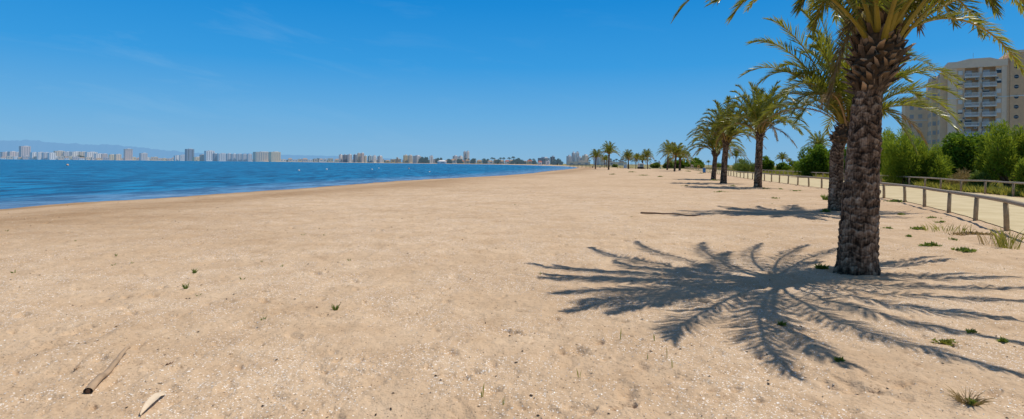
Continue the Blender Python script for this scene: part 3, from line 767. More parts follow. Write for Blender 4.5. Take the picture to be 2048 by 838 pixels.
MIDG = 'date palms farther along the beach'
def spot(px, py): 
    x, y = G(px, py); return (x, y, gz(x, y) - 0.03)
kinds = {}
mid = [  # px, base row, kind, trunk scale, label
    (1190.8, 338.2, 'a', 0.92, 'leftmost date palm of the distant pair beside the water tip'),
    (1217.2, 339.5, 'b', 1.04, 'taller right-hand date palm of the distant pair near the water tip'),
    (1209.0, 335.6, 'c', 0.80, 'thin ragged palm seen between the distant pair'),
    (1213.8, 335.0, 'c', 0.92, 'thin palm just left of the taller palm of the distant pair'),
    (1257.8, 337.8, 'a', 0.95, 'twin-trunked looking palm left of the striped hut, front trunk'),
    (1256.0, 337.2, 'b', 0.80, 'slim palm standing hard behind the palm left of the striped hut'),
    (1271.6, 337.4, 'c', 0.88, 'slender palm just left of the striped hut'),
    (1276.8, 336.6, 'c', 0.95, 'slender palm right behind the left edge of the striped hut'),
    (1285.8, 337.0, 'd', 0.95, 'bushy palm right behind the striped hut'),
    (1295.5, 337.8, 'a', 0.98, 'spreading date palm right of the striped hut'),
    (1334.4, 339.8, 'b', 1.14, 'left palm of the dense middle clump of three'),
    (1339.2, 336.8, 'd', 0.80, 'small palm tucked behind the dense middle clump'),
    (1348.9, 342.6, 'a', 1.10, 'front and tallest palm of the dense middle clump'),
    (1359.4, 341.0, 'd', 1.12, 'right palm of the dense middle clump with a thick drooping crown'),
    (1386.0, 335.2, 'd', 0.86, 'short-trunked palm in the bushes right of the middle clump'),
    (1417.5, 333.6, 'c', 0.98, 'lone palm in the field just left of the fifth palm along the fence'),
    (1470.5, 338.0, 'b', 1.10, 'palm in the field seen between the third and fourth palms'),
    (1481.5, 336.0, 'd', 0.92, 'drooping palm in the field left of the third palm trunk'),
    (1533.0, 337.2, 'a', 0.86, 'palm crown rising out of the bush right of the third palm'),
    (1565.5, 338.5, 'a', 1.05, 'isolated palm in the field right of the third palm'),
    (1577.8, 337.2, 'c', 0.95, 'smaller palm beside the isolated palm in the field'),
    (1634.0, 344.0, 'b', 1.25, 'palm crown showing above the round bush left of the second palm'),
    (1776.0, 352.0, 'd', 1.10, 'palm crown peeping out right of the near trunk above the tamarisks')]
spec = dict(a=(41, 3.5, 3.3, 40, 0.02, 0.92, 0.17), b=(42, 3.9, 3.5, 40, 0.0, 0.95, 0.18), c=(43, 3.7, 2.4, 24, 0.04, 0.9, 0.12), d=(44, 2.9, 3.6, 42, 0.10, 0.85, 0.23))
for px, py, k, s, lab in mid:
    loc = spot(px, py)
    if k not in kinds:
        q = spec[k]
        kinds[k] = small_palm(q[0], q[1], q[2], q[3], q[4], q[5], q[6], 30, 0.066, lab, MIDG, loc); kinds[k].scale = (s, s, s)
    else:
        o = dup(kinds[k], loc, px * 1.7, s, lab, MIDG); o.rotation_euler = (0.05 * math.sin(px * 3.1), 0.05 * math.sin(px * 1.3), px * 1.7); q = 1 + 0.07 * math.sin(px * 2.3); o.scale = (s * (2 - q), s * (2 - q), s * q)

# ------------------------------------------------------------------ shrubs
def bush(name, label, cat, loc, size, n, mat, rng, style='leaf', clumps=14, llen=0.22, lw=0.05, group=None, stems=True, mat2=None, flat=0.0):
    """a shrub: clumps of small leaves or sprays spread through an uneven volume, on a few stems"""
    sx, sy, sz = size
    t = thing(name, label, cat, loc, 0, group)
    cl = []
    if style == 'spray': clumps = int(clumps * 1.7)
    for i in range(clumps):
        a = rng.uniform(0, 2 * math.pi); q = math.sqrt(rng.uniform(0.0, 1)) * 0.72
        zz = rng.uniform(0.18, 0.80) * (1 - 0.45 * q * q)
        cl.append((math.cos(a) * q * sx, math.sin(a) * q * sy, zz * sz * (rng.uniform(0.8, 1.2) if style == 'spray' else 1), rng.uniform(0.15, 0.31) if style == 'spray' else rng.uniform(0.24, 0.42)))
    cl = np.array(cl)
    which = rng.integers(0, clumps, n)
    d = rng.normal(0, 1, (n, 3)); d /= np.linalg.norm(d, axis=1)[:, None]
    rad = rng.uniform(0.25, 1.0, n) ** 0.45
    rr = cl[which, 3] * rad
    P = cl[which, :3] + d * rr[:, None] * np.array([sx, sy, sz * (1.0 if style == 'spray' else 0.75)])
    P[:, 2] = np.maximum(P[:, 2], 0.02 * sz + 0.10 * rng.random(n))
    if style == 'spray':
        D = d * 0.55 + np.array([0, 0, 0.85]) + rng.normal(0, 0.32, (n, 3))
    else:
        D = d * 0.6 + rng.normal(0, 0.7, (n, 3)) + np.array([0, 0, 0.15])
    D /= np.linalg.norm(D, axis=1)[:, None]
    W = np.cross(D, rng.normal(0, 1, (n, 3))); W /= np.linalg.norm(W, axis=1)[:, None]
    ln = (llen * rng.uniform(0.6, 1.4, n))[:, None]; w = (lw * rng.uniform(0.7, 1.3, n))[:, None]
    Nn = np.cross(W, D)
    B = P + D * ln * 0.5; E = P + D * ln + Nn * ln * 0.12 - UP * ln * (0.18 if style == 'spray' else 0.05)
    V = np.stack([P - W * w * 0.25, P + W * w * 0.25, B + W * w * 0.5, B - W * w * 0.5, E + W * w * 0.08, E - W * w * 0.08], 1).reshape(-1, 3)
    k = 6 * np.arange(n)[:, None]
    Q = np.concatenate([k + np.array([[0, 1, 2, 3]]), k + np.array([[3, 2, 4, 5]])])
    cv = rng.normal(0, 0.10, clumps)
    ti = np.clip(0.02 + 0.50 * rad ** 2.5 * (0.55 + 0.45 * sstep(-0.5, 0.6, d[:, 2])) + cv[which] + rng.normal(0, 0.12, n) + 0.22 * P[:, 2] / sz, 0, 1)  # inner shade and brighter tops painted into the leaf tint
    np_mesh('foliage', V, Q, mat, t, tint=np.repeat(ti, 6))
    if stems:
        for i in range(min(6, clumps)):
            c = cl[i]
            mb = MB(); mb.tube([(c[0] * 0.12, c[1] * 0.12, -0.1), (c[0] * 0.5, c[1] * 0.5, c[2] * 0.5), (c[0], c[1], c[2])], [0.05 * sz * 0.6, 0.035 * sz * 0.6, 0.012], 6, 0.3)
            mb.build('stem', M['trunk'], t, True)
    return t

BG = 'bushes behind the promenade'
def atd(px, d):
    x = (px - 1024) / F * d; return (x, d, gz(x, d))
def bsz(w_px, h_px, d): return (w_px / 2 * d / F, w_px / 2 * d / F * 0.8, h_px * d / F)
bl = [  # px centre, depth, width px, height px, style, material, count, clumps, label
    (1630, 72, 84, 72, 'leaf', 'lentisk', 15000, 34, 'large rounded dark green bush left of the second palm trunk'),
    (1812, 45, 110, 118, 'spray', 'tamarisk', 11000, 20, 'tall feathery tamarisk bush right of the near palm trunk'),
    (1868, 44, 70, 76, 'spray', 'tamarisk', 7000, 14, 'lower feathery tamarisk spilling right beside the tall one'),
    (1930, 60, 112, 98, 'leaf', 'lentisk', 15000, 34, 'dense rounded bush in the middle below the apartment block'),
    (2022, 38, 130, 130, 'spray', 'tamarisk', 13000, 22, 'tall feathery tamarisk with reddish tips at the right edge'),
    (1985, 46, 70, 110, 'spray', 'tamarisk', 6000, 12, 'feathery tamarisk left of the tall one at the right edge'),
    (1772, 58, 62, 92, 'spray', 'tamarisk', 6000, 12, 'yellow-green tamarisk close against the near palm trunk'),
    (1700, 66, 90, 84, 'leaf', 'lentisk', 6000, 14, 'bush showing in the gap between the two nearest trunks'),
    (1730, 80, 80, 88, 'spray', 'tamarisk', 5000, 12, 'tamarisk mostly hidden behind the two nearest trunks'),
    (1530, 105, 44, 34, 'leaf', 'lentisk', 4000, 12, 'mid green bush just right of the third palm trunk'),
    (1490, 110, 56, 26, 'spray', 'weed', 4000, 12, 'light green low shrub left of the third palm trunk'),
    (1576, 120, 46, 22, 'leaf', 'lentisk', 2500, 10, 'low bush under the isolated field palm'),
    (1600, 85, 34, 30, 'spray', 'tamarisk', 2500, 9, 'small shrub left of the large rounded bush'),
    (1368, 240, 60, 17, 'leaf', 'lentisk', 2500, 14, 'dark green thicket behind the dense middle palm clump'),
    (1392, 250, 36, 24, 'leaf', 'lentisk', 2200, 10, 'taller dark thicket round the short-trunked palm'),
    (1338, 230, 34, 15, 'leaf', 'weed', 1800, 9, 'bright green shrub left of the dense middle palm clump'),
    (1311, 235, 24, 11, 'leaf', 'weed', 1200, 7, 'bright green low shrub right of the spreading palm'),
    (1402, 215, 30, 10, 'leaf', 'weed', 1000, 7, 'low green shrub behind the yellow board'),
    (1440, 210, 40, 10, 'spray', 'weed', 1200, 8, 'low shrub at the field edge behind the fifth palm'),
    (1230, 275, 8, 6, 'leaf', 'weed', 400, 4, 'small round green shrub right of the distant palm pair'),
    (1960, 38, 44, 34, 'spray', 'weed', 2500, 9, 'low scrub in front of the dense rounded bush'),
    (1790, 84, 120, 60, 'leaf', 'lentisk', 7000, 20, 'dark hedge filling the gap behind the tall tamarisk'),
    (1890, 82, 150, 64, 'spray', 'tamarisk', 7000, 20, 'feathery hedge filling the gap left of the dense rounded bush'),
    (1990, 80, 130, 74, 'leaf', 'lentisk', 7000, 20, 'dark hedge behind the tall tamarisk at the right edge'),
    (1850, 50, 120, 34, 'spray', 'weed', 5000, 16, 'low green scrub at the foot of the tamarisks'),
    (2075, 30, 80, 92, 'spray', 'tamarisk', 5000, 10, 'tamarisk reaching in from beyond the right edge')]
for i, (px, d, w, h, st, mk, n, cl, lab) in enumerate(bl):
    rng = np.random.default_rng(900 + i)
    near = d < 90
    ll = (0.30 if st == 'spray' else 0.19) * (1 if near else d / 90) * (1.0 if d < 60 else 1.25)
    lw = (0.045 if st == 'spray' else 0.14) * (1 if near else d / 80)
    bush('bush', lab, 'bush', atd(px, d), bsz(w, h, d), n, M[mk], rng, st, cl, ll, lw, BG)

# dry thistle-like scrub in front of the bushes
rng = np.random.default_rng(77)
bush('scrub', 'patch of dead grey-brown scrub in front of the dense rounded bush', 'scrub', atd(1925, 41), bsz(70, 34, 41), 2600, M['drygrass'], rng, 'spray', 9, 0.26, 0.016, stems=False)

# grass of the field behind the promenade
def build_grass():
    rng = np.random.default_rng(31)
    n = 60000
    y = 14 + 190 * rng.random(n) ** 2.2
    off = 0.25 + 40 * rng.random(n) ** 2.4 * (0.35 + y / 90)
    x = xb(y) + off
    k = x / y < 1.02; x, y = x[k], y[k]
    k = perlin(x * 0.35, y * 0.35, 33) + 0.25 * perlin(x * 1.5, y * 1.5, 34) > -0.22; x, y = x[k], y[k]
    n = len(x); z = ground_h(x, y) - 0.02
    hh = (0.16 + 0.32 * rng.random(n) ** 1.6) * (1 + 0.4 * sstep(20, 80, y)); a = rng.random(n) * 2 * np.pi; ln = rng.normal(0, 0.35, (n, 2))
    w = (0.012 + 0.0011 * y) * rng.uniform(0.7, 1.3, n)
    bx, by = np.cos(a) * w, np.sin(a) * w
    V = np.stack([np.stack([x - bx, y - by, z], 1), np.stack([x + bx, y + by, z], 1), np.stack([x + ln[:, 0] * hh, y + ln[:, 1] * hh, z + hh], 1)], 1).reshape(-1, 3)
    Q = np.arange(3 * n).reshape(-1, 3)
    patch = perlin(x * 0.2, y * 0.2, 35)
    ti = np.clip(0.5 + 0.8 * patch + rng.normal(0, 0.2, n), 0, 1)
    o = np_mesh('field_grass', V, Q, M['grass'], tint=np.repeat(ti, 3)); o['kind'] = 'stuff'
    o['label'] = 'green and straw coloured grass growing in the field behind the promenade'; o['category'] = 'grass'
build_grass()

# ------------------------------------------------------------------ fences
def along(poly, step, start=0.0):
    P = [np.array(p) for p in poly]; out = []; need = start; acc = 0.0
    for a, b in zip(P[:-1], P[1:]):
        L = np.linalg.norm(b - a)
        while need <= acc + L:
            out.append(a + (b - a) * (need - acc) / L); need += step
        acc += L
    return out
def fence(name, label, poly, step, h, pr, rr, start):
    pts = along(poly, step, start)
    x0, y0 = pts[0]; t = thing(name, label, 'fence', (x0, y0, 0))
    rng = np.random.default_rng(int(abs(poly[0][0]) * 10) + 3)
    tops = []
    for x, y in pts[:96]:
        z = gz(x, y); lx, ly = rng.normal(0, 0.022, 2)
        mb = MB(); n = 12 if y < 70 else 7
        mb.tube([(x - x0, y - y0, z - 0.15), (x - x0 + lx * 0.5, y - y0 + ly * 0.5, z + h * 0.5), (x - x0 + lx, y - y0 + ly, z + h - rr * 0.7)], [pr * 1.02, pr, pr * 0.98], n, rng.uniform(0.0, 0.25))
        mb.build('post', M['timber'], t, True)
        tops.append((x - x0 + lx, y - y0 + ly, z + h + rng.normal(0, 0.008)))
    fine = []
    for a, b in zip(tops[:-1], tops[1:]):
        fine.append(a)
        for s in (0.33, 0.66):
            fine.append(tuple(a[i] * (1 - s) + b[i] * s + rng.normal(0, 0.004) for i in range(3)))
    fine.append(tops[-1])
    mb = MB(); mb.tube(fine, [rr * (1 + 0.06 * rng.normal()) for _ in fine], 10, [0.55 + 0.4 * q for q in np.repeat(rng.random(len(fine)), 10)])
    mb.build('rail', M['timber'], t, True)
def arclen_to(poly, i):
    P = np.array(poly); return float(np.sum(np.linalg.norm(np.diff(P[:i + 1], axis=0), axis=1)))
ffp = [tuple(p) for p in FF]; s_ = arclen_to(ffp, 5) % 2.95
fence('wooden_fence', 'round-timber post and rail fence along the beach side of the pale path', ffp, 2.95, 0.70, 0.056, 0.052, s_ + 2.95)
fbp = [tuple(p) for p in FB]; s_ = arclen_to(fbp, 8) % 2.85
fence('wooden_fence', 'farther post and rail fence along the grass side of the pale path', fbp, 2.85, 0.72, 0.056, 0.050, s_ + 2.85)

# ------------------------------------------------------------------ apartment block on the right
def apartment():
    O = Vector((134.0, 177.0, 0)); U = Vector((0.8637, -0.504, 0)); W = Vector((0.504, 0.8637, 0))   # U along the facade, W into the block
    rot = math.atan2(U.y, U.x)
    t = thing('apartment_block', 'tall beige brick apartment block with white balconies behind the bushes', 'building', O, rot)
    # local frame: x along the facade, -y toward the beach
    def bx(mb, x0, x1, y0, y1, z0, z1, tint=0.5): mb.box(((x0 + x1) / 2, (y0 + y1) / 2, (z0 + z1) / 2), (x1 - x0, y1 - y0, z1 - z0), 0, tint)
    SH = 2.95; Z0 = 28.8; FL = [Z0 - SH * k for k in range(10)]
    TOP = 31.6
    cols = [(4.1, 7.35), (8.35, 11.4)]
    # walls: facade piers round the balcony bays, recessed back wall
    mb = MB()
    for a, b in ((0.0, 4.1), (7.35, 8.35), (11.4, 14.0)): bx(mb, a, b, 0, 1.6, -0.5, TOP)
    mb.build('wall', M['brick'], t)
    mb = MB(); bx(mb, 0, 14.0, 1.6, 16, -0.5, TOP); mb.build('wall', M['brick_red'], t)
    mb = MB(); bx(mb, 0.0, 2.1, -0.12, -0.003, -0.4, TOP - 0.05); mb.build('wall_panel', M['render'], t)
    mb = MB(); bx(mb, 12.75, 13.95, -0.12, -0.003, -0.4, TOP - 0.05); mb.build('wall_panel', M['render'], t)
    mb = MB(); bx(mb, 7.55, 8.15, -0.10, -0.003, -0.4, TOP - 0.05); mb.build('wall_panel', M['render'], t)
    # stepped flank on the left
    mb = MB(); bx(mb, -1.6, -0.003, 3.0, 16, -0.5, TOP - 0.6); bx(mb, -3.2, -1.603, 9.0, 24, -0.5, TOP - 1.4); mb.build('side_wing', M['side'], t)
    mb = MB(); bx(mb, -9.5, -3.21, 19, 34, -0.5, 24.5); mb.build('low_wing', M['side'], t)
    mb = MB(); bx(mb, -9.7, -3.0, 18.8, 34, 24.5, 25.2); bx(mb, -6.0, -4.2, 24, 26, 25.203, 26.6); mb.build('roof', M['render'], t)
    for z in (6, 9, 12, 15, 18, 21):
        for x in (-8.2, -5.8):
            mb = MB(); bx(mb, x, x + 1.1, 18.93, 19.05, z, z + 1.3); mb.build('window', M['greypaint'], t)
    mb = MB(); bx(mb, -9.6, -3.22, 18.85, 18.98, 17.2, 17.5); mb.build('cornice', M['white'], t)
    for z in FL[:9]:
        for y in (4.3, 6.6):
            mb = MB(); bx(mb, -1.69, -1.55, y, y + 1.1, z + 0.8, z + 2.1); mb.build('window', M['greypaint'], t)
        for y in (10.4, 13.4, 16.4):
            mb = MB(); bx(mb, -3.28, -3.12, y, y + 1.2, z + 0.8, z + 2.1); mb.build('window', M['greypaint' if (y + z) % 3 < 2 else 'white'], t)
        mb = MB(); bx(mb, -2.85, -2.0, 8.93, 9.05, z + 0.8, z + 2.1); mb.build('window', M['greypaint'], t)
    # parapet and gabled crown, cornice band
    mb = MB(); bx(mb, -0.15, 14.1, -0.45, 16.1, TOP + 0.003, TOP + 2.0); mb.build('parapet', M['render'], t)
    mb = MB(); mb.add([(2.0, -0.46, TOP + 2.003), (12.0, -0.46, TOP + 2.003), (10.0, -0.46, TOP + 2.7), (5.0, -0.46, TOP + 2.7), (2.0, 3, TOP + 2.003), (12.0, 3, TOP + 2.003), (10.0, 3, TOP + 2.7), (5.0, 3, TOP + 2.7)],
                      [(0, 1, 2, 3), (7, 6, 5, 4), (1, 5, 6, 2), (3, 2, 6, 7), (0, 3, 7, 4)]); mb.build('gable', M['render'], t)
    zc = FL[2] - 0.62
    mb = MB()
    bx(mb, -0.1, 4.1, -0.30, -0.123, zc, zc + 0.34); bx(mb, 11.4, 14.0, -0.30, -0.123, zc, zc + 0.34); bx(mb, 7.35, 8.35, -0.3, -0.103, zc, zc + 0.34)
    bx(mb, -1.75, -1.61, 3.0, 9.0, zc, zc + 0.34); bx(mb, -3.35, -3.21, 9, 19, zc, zc + 0.34)
    mb.build('cornice', M['white'], t)
    rng = np.random.default_rng(8)
    for k, z in enumerate(FL):
        for ci, (a, b) in enumerate(cols):
            bal = MB(); bx(bal, a - 0.15, b + 0.15, -1.10, 1.59, z - 0.28, z); bo = bal.build('balcony', M['white'], t)
            rl = MB(); bx(rl, a - 0.1, b + 0.1, -1.06, -0.96, z + 0.95, z + 1.08); bx(rl, a - 0.1, b + 0.1, -1.06, -0.96, z + 0.003, z + 0.14)
            for x in np.arange(a - 0.1, b + 0.1, 0.26): bx(rl, x, x + 0.12, -1.05, -0.97, z + 0.143, z + 0.947)
            for x in (a - 0.12, b + 0.02): bx(rl, x, x + 0.10, -0.955, -0.01, z + 0.003, z + 1.05)
            rl.build('railing', M['white'], bo)
            dr = MB(); bx(dr, a + 0.3, a + 1.9, 1.50, 1.597, z + 0.02, z + 2.2); do = dr.build('balcony_door', M['glass'], t); q = float(rng.choice([0.1, 0.1, 0.7, 1.2, 1.7])); sh = MB(); bx(sh, a + 0.34, a + 1.86, 1.46, 1.497, z + 0.02 + q, z + 2.18); sh.build('shutter', M['white'], do)
        for a in (2.45, 11.55):
            wn = MB(); bx(wn, a, a + 1.15, -0.05, -0.003, z + 0.75, z + 2.05); wo = wn.build('window', M['glass'], t); q = float(rng.choice([0.0, 0.0, 0.0, 0.35, 0.7, 0.95])); sh = MB(); bx(sh, a + 0.03, a + 1.12, -0.075, -0.053, z + 0.78 + q, z + 2.03); sh.build('shutter', M['white'], wo)
            fr = MB(); bx(fr, a - 0.08, a + 1.23, -0.10, -0.003, z + 0.64, z + 0.74); fr.build('sill', M['render'], wo)
    for k, x in ((0, 3.55), (0, 6.6), (0, 8.0), (1, 7.95), (3, 3.6), (3, 6.2), (3, 8.0), (4, 3.55), (5, 3.6), (5, 6.3), (5, 8.0), (2, 11.2), (0, 11.3)):
        z = FL[k] - 0.95
        ac = MB(); bx(ac, x, x + 0.75, -0.45, -0.13, z, z + 0.55); ao = ac.build('air_conditioner', M['greypaint'], t)
        fan = MB(); fan.tube([(x + 0.32, -0.451, z + 0.27), (x + 0.32, -0.47, z + 0.27)], 0.2, 12); fan.build('fan_grille', M['glass'], ao)
    # stair tower with round windows
    mb = MB(); bx(mb, 14.003, 14.6, -0.1, 14, -0.5, TOP + 2.2); mb.build('wall', M['brick'], t)
    mb = MB(); bx(mb, 14.603, 17.7, -0.7, 14, -0.5, TOP + 3.6); mb.build('stair_tower', M['brick_red'], t)
    mb = MB(); bx(mb, 17.703, 24.0, 0.2, 14, -0.5, TOP + 2.2); mb.build('wall', M['brick'], t)
    mb = MB(); bx(mb, 14.5, 17.8, -0.85, 14.1, TOP + 3.603, TOP + 4.3); mb.build('parapet', M['render'], t)
    mb = MB(); bx(mb, 14.0, 14.59, -0.3, -0.103, zc + 0.1, zc + 0.4); bx(mb, 14.55, 17.75, -0.88, -0.703, zc + 0.1, zc + 0.4); mb.build('cornice', M['white'], t)
    for k in range(10):
        z = FL[0] + 2.3 - SH * k
        wn = MB(); wn.tube([(16.0, -0.703, z), (16.0, -0.76, z)], 0.56, 24); wo = wn.build('round_window', M['glass'], t)
        br = MB(); br.box((16.0, -0.775, z), (1.08, 0.025, 0.12)); br.build('window_bar', M['greypaint'], wo)
    mb = MB(); mb.tube([(6.2, 1.0, TOP + 2.6), (6.2, 1.0, TOP + 4.6)], 0.04, 6); mb.build('aerial', M['metal'], t)
apartment()

# ------------------------------------------------------------------ the far shore
def tower(x0, x1, yt, d, col, strips, label, rot=28, pre='vfar_', crown=0, base=None):
    w_px = x1 - x0; xc = (x0 + x1) / 2
    rot = rot * (0.95 if xc < 600 else 1.75) + math.degrees(math.atan((1024 - xc) / F))
    rel = math.radians(rot - math.degrees(math.atan((1024 - xc) / F)))
    Wt = w_px * d / F; a = R(rot); asp = 0.55
    w = Wt * math.cos(math.atan((1024 - xc) / F)) ** -1 / (math.cos(rel) + asp * math.sin(abs(rel))); dp = w * asp
    h = (horizon(xc) - yt) * d / F + CAM_H
    x = (xc - 1024) / F * d
    t = thing('distant_building', label, 'building', (x, d + dp * 0.6, 0.0), a, None)
    mb = MB(); mb.box((0, 0, h / 2 - 1), (w, dp, h + 2)); mb.build('wall', M[pre + col], t)
    dark = M[pre + dict(slate='dark', dark='slate', teal='white').get(col, 'shade')]
    for k in range(strips):
        xx = -w / 2 + w * (k + 0.5) / strips
        s = MB(); s.box((xx, -dp / 2 - 0.12, h * 0.52), (w / strips * 0.26, 0.22, h * 0.86)); s.build('window_column', dark, t)
        if k < 2:
            s = MB(); s.box((w / 2 + 0.12, -dp / 2 + dp * (0.28 + 0.42 * k), h * 0.52), (0.22, dp * 0.2, h * 0.84)); s.build('window_column', dark, t)
    s = MB(); s.box((w * 0.1, 0, h + 0.9), (w * 0.45, dp * 0.6, 1.8)); s.build('roof_house', M[pre + ('white' if col != 'white' else 'grey')], t)
    if crown:
        s = MB(); s.box((0, 0, h - 0.4), (w * 1.1, dp * 1.1, 1.4)); s.build('roof_slab', M[pre + 'beige'], t)
    return t
T_ = [
 (1, 14, 304, 2600, 'pink', 3, 'low greyish pink block at the far left end of the skyline'),
 (15, 26, 303.2, 2600, 'pink', 3, 'greyish pink block, second from the left end of the skyline'),
 (27, 37, 304.2, 2620, 'grey', 3, 'grey block hard left of the first tower on the skyline'),
 (38, 52, 292.3, 2550, 'pink', 4, 'first tall tower from the left, grey-beige above low white blocks'),
 (60, 71, 304.8, 2500, 'white', 3, 'white block first right of the leftmost tower'),
 (73, 83, 304.2, 2500, 'white', 3, 'white block second right of the leftmost tower'),
 (84, 94, 305, 2480, 'grey', 3, 'pale grey block third right of the leftmost tower'),
 (95, 105, 305.6, 2480, 'white', 3, 'white block fourth right of the leftmost tower'),
 (107, 121, 301.8, 2600, 'beige', 4, 'cream block rising above trees right of the white blocks'),
 (124, 137, 303.5, 2620, 'grey', 4, 'wide grey block above a green belt, left half'),
 (138, 156, 303.3, 2620, 'white', 5, 'wide pale block above a green belt, right half'),
 (157, 168, 303.6, 2620, 'beige', 3, 'beige block behind dark trees right of the green belt'),
 (169, 186, 304, 2500, 'white', 5, 'large stepped white block, taller part'),
 (187, 201, 307.3, 2480, 'white', 4, 'stepped white block, lower part'),
 (202, 211, 307.6, 2480, 'pink', 3, 'small greyish block closing the white stepped row'),
 (217, 226, 309, 2450, 'sand', 3, 'small tan block left one of a pair'),
 (228, 238, 308.6, 2450, 'beige', 3, 'small tan block right one of a pair'),
 (247, 259.5, 298.3, 2400, 'pink', 4, 'slender tower with pale crown standing alone on the left skyline'),
 (278, 290, 306.3, 2350, 'grey', 4, 'mid-height grey tower between the lone tower and the white blocks'),
 (347, 357, 311.2, 2150, 'white', 2, 'low stepped white block left of the dark tower, lower step'),
 (358, 368, 310, 2150, 'white', 3, 'low stepped white block left of the dark tower, upper step'),
 (369, 383.5, 298, 2100, 'slate', 2, 'tall two-tone tower, slate blue left side and grey right side'),
 (384, 398, 314.2, 2050, 'sand', 3, 'low tan block at the foot of the two-tone tower'),
 (398.5, 407, 309.2, 2050, 'brown', 2, 'brownish block left of the white slab tower'),
 (407.5, 424, 301.6, 2050, 'white', 4, 'tall white slab tower with a bright left edge'),
 (424.5, 433, 307.2, 1950, 'slate', 3, 'blue-grey block leaning against the white slab tower'),
 (433.5, 449.5, 307, 1950, 'white', 4, 'pale block right of the blue-grey one'),
 (452, 461, 307.2, 1900, 'grey', 2, 'first of five joined grey apartment blocks'),
 (462, 471, 308, 1900, 'grey', 2, 'second of five joined grey apartment blocks'),
 (472, 482, 308, 1900, 'grey', 2, 'third of five joined grey apartment blocks'),
 (483, 492, 308.4, 1900, 'grey', 2, 'fourth of five joined grey apartment blocks'),
 (493, 502, 308.2, 1900, 'grey', 2, 'fifth of five joined grey apartment blocks'),
 (504, 536, 303.8, 1850, 'beige', 7, 'broad beige apartment slab, the bulkiest on the skyline'),
 (536.5, 557, 303.9, 1830, 'sand', 5, 'yellowish slab joined to the right of the bulkiest beige slab'),
 (677, 684, 309.5, 1500, 'white', 2, 'narrow pale tower at the left of the middle skyline group'),
 (684.5, 693, 309.8, 1500, 'slate', 2, 'slate block second in the middle skyline group'),
 (693.5, 703, 309.2, 1500, 'grey', 2, 'stepped grey block third in the middle skyline group'),
 (706, 713, 309.4, 1480, 'slate', 2, 'narrow dark block left of the tallest middle towers'),
 (714, 720, 306.6, 1460, 'beige', 2, 'left tower of the tallest middle pair'),
 (720.5, 727.5, 306.4, 1460, 'pink', 2, 'right tower of the tallest middle pair'),
 (728, 733, 312, 1440, 'beige', 1, 'short block right of the tallest middle pair'),
 (735, 743, 312, 1420, 'teal', 2, 'teal and white block, left one'),
 (744, 752, 311.6, 1420, 'white', 2, 'teal and white block, right one'),
 (754, 764, 312.4, 1400, 'grey', 2, 'block with a sloping stepped roof right of the teal blocks'),
 (806, 815, 310.6, 1250, 'sand', 3, 'tan tower left one of three joined'),
 (815.5, 824.5, 310.9, 1250, 'beige', 2, 'tan tower right of the joined three'),
 (825, 841, 311.8, 1230, 'grey', 4, 'grey slab with bluish glass right of the tan towers'),
 (858.5, 866, 312.2, 1150, 'white', 1, 'narrow white tower behind dark trees'),
 (905, 915, 312, 1250, 'grey', 3, 'grey block behind the red-roofed villas, left one'),
 (915.5, 925.5, 312.8, 1250, 'white', 3, 'white-grey block behind the red-roofed villas, right one'),
 (926.5, 932, 303.3, 1220, 'grey', 1, 'grey half of the tall lattice tower above the villas'),
 (932.3, 938.5, 302.8, 1220, 'white', 2, 'white lattice half of the tall tower above the villas'),
 (1076, 1100, 316, 900, 'slate', 6, 'long dark grey slab behind the shore palms on the right'),
 (1100.5, 1110, 313.6, 900, 'dark', 2, 'dark block at the right end of the long grey slab'),
 (1133, 1143.5, 312.2, 820, 'grey', 3, 'grey block left in the cluster beyond the water tip'),
 (1143.5, 1150, 305.6, 840, 'grey', 2, 'left half of the tall pale tower beyond the water tip'),
 (1150.5, 1158.5, 305.2, 840, 'white', 2, 'right half of the tall pale tower beyond the water tip'),
 (1154.5, 1164, 314.8, 800, 'grey', 3, 'low grey block in front of the tall pale tower'),
 (1164.5, 1177.5, 311, 800, 'beige', 4, 'stepped beige block right in the cluster beyond the water tip'),
 (1187.5, 1200, 313.5, 760, 'grey', 3, 'grey block seen behind the leftmost distant palm'),
 (1200.5, 1209, 314.5, 760, 'beige', 2, 'beige block seen between the distant palm pair')]
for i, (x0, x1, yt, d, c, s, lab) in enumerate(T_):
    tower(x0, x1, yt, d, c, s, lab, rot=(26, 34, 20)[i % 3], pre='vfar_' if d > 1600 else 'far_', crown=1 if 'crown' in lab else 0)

def house(px, w_px, yt, d, wall, roof, label, group, kind):
    w = w_px * d / F; h = max(2.6, (horizon(px) - yt) * d / F + CAM_H); x = (px - 1024) / F * d
    pre = 'vfar_' if d > 1600 else 'far_'
    t = thing('distant_house', label, 'house', (x, d, 0.0), math.atan((1024 - px) / F) + R(4 + (px * 7) % 16), group)
    hw = h * (0.68 if kind == 'pitched' else 1.0); dp = min(w * 0.7, 10)
    mb = MB(); mb.box((0, 0, hw / 2 - 0.5), (w, dp, hw + 1)); mb.build('wall', M[pre + wall], t)
    mb = MB()
    if kind == 'pitched':
        a, b = w / 2 + 0.5, dp / 2 + 0.5
        mb.add([(-a, -b, hw + 0.01), (a, -b, hw + 0.01), (a, b, hw + 0.01), (-a, b, hw + 0.01), (-a * 0.5, 0, h), (a * 0.5, 0, h)], [(0, 1, 5, 4), (2, 3, 4, 5), (1, 2, 5), (3, 0, 4), (3, 2, 1, 0)])
    else:
        mb.box((0, 0, hw + 0.22), (w + 0.3, dp + 0.3, 0.4)); mb.box((w * 0.15, 0, hw + 1.0), (w * 0.3, dp * 0.5, 1.16))
    mb.build('roof', M[pre + roof], t)
    nwin = max(1, int(w / 7))
    for k in range(min(nwin, 4)):
        mb = MB(); mb.box((-w / 2 + w * (k + 0.5) / min(nwin, 4), -dp / 2 - 0.05, hw * 0.5), (w / min(nwin, 4) * 0.4, 0.1, hw * 0.35)); mb.build('window', M[pre + 'slate'], t)
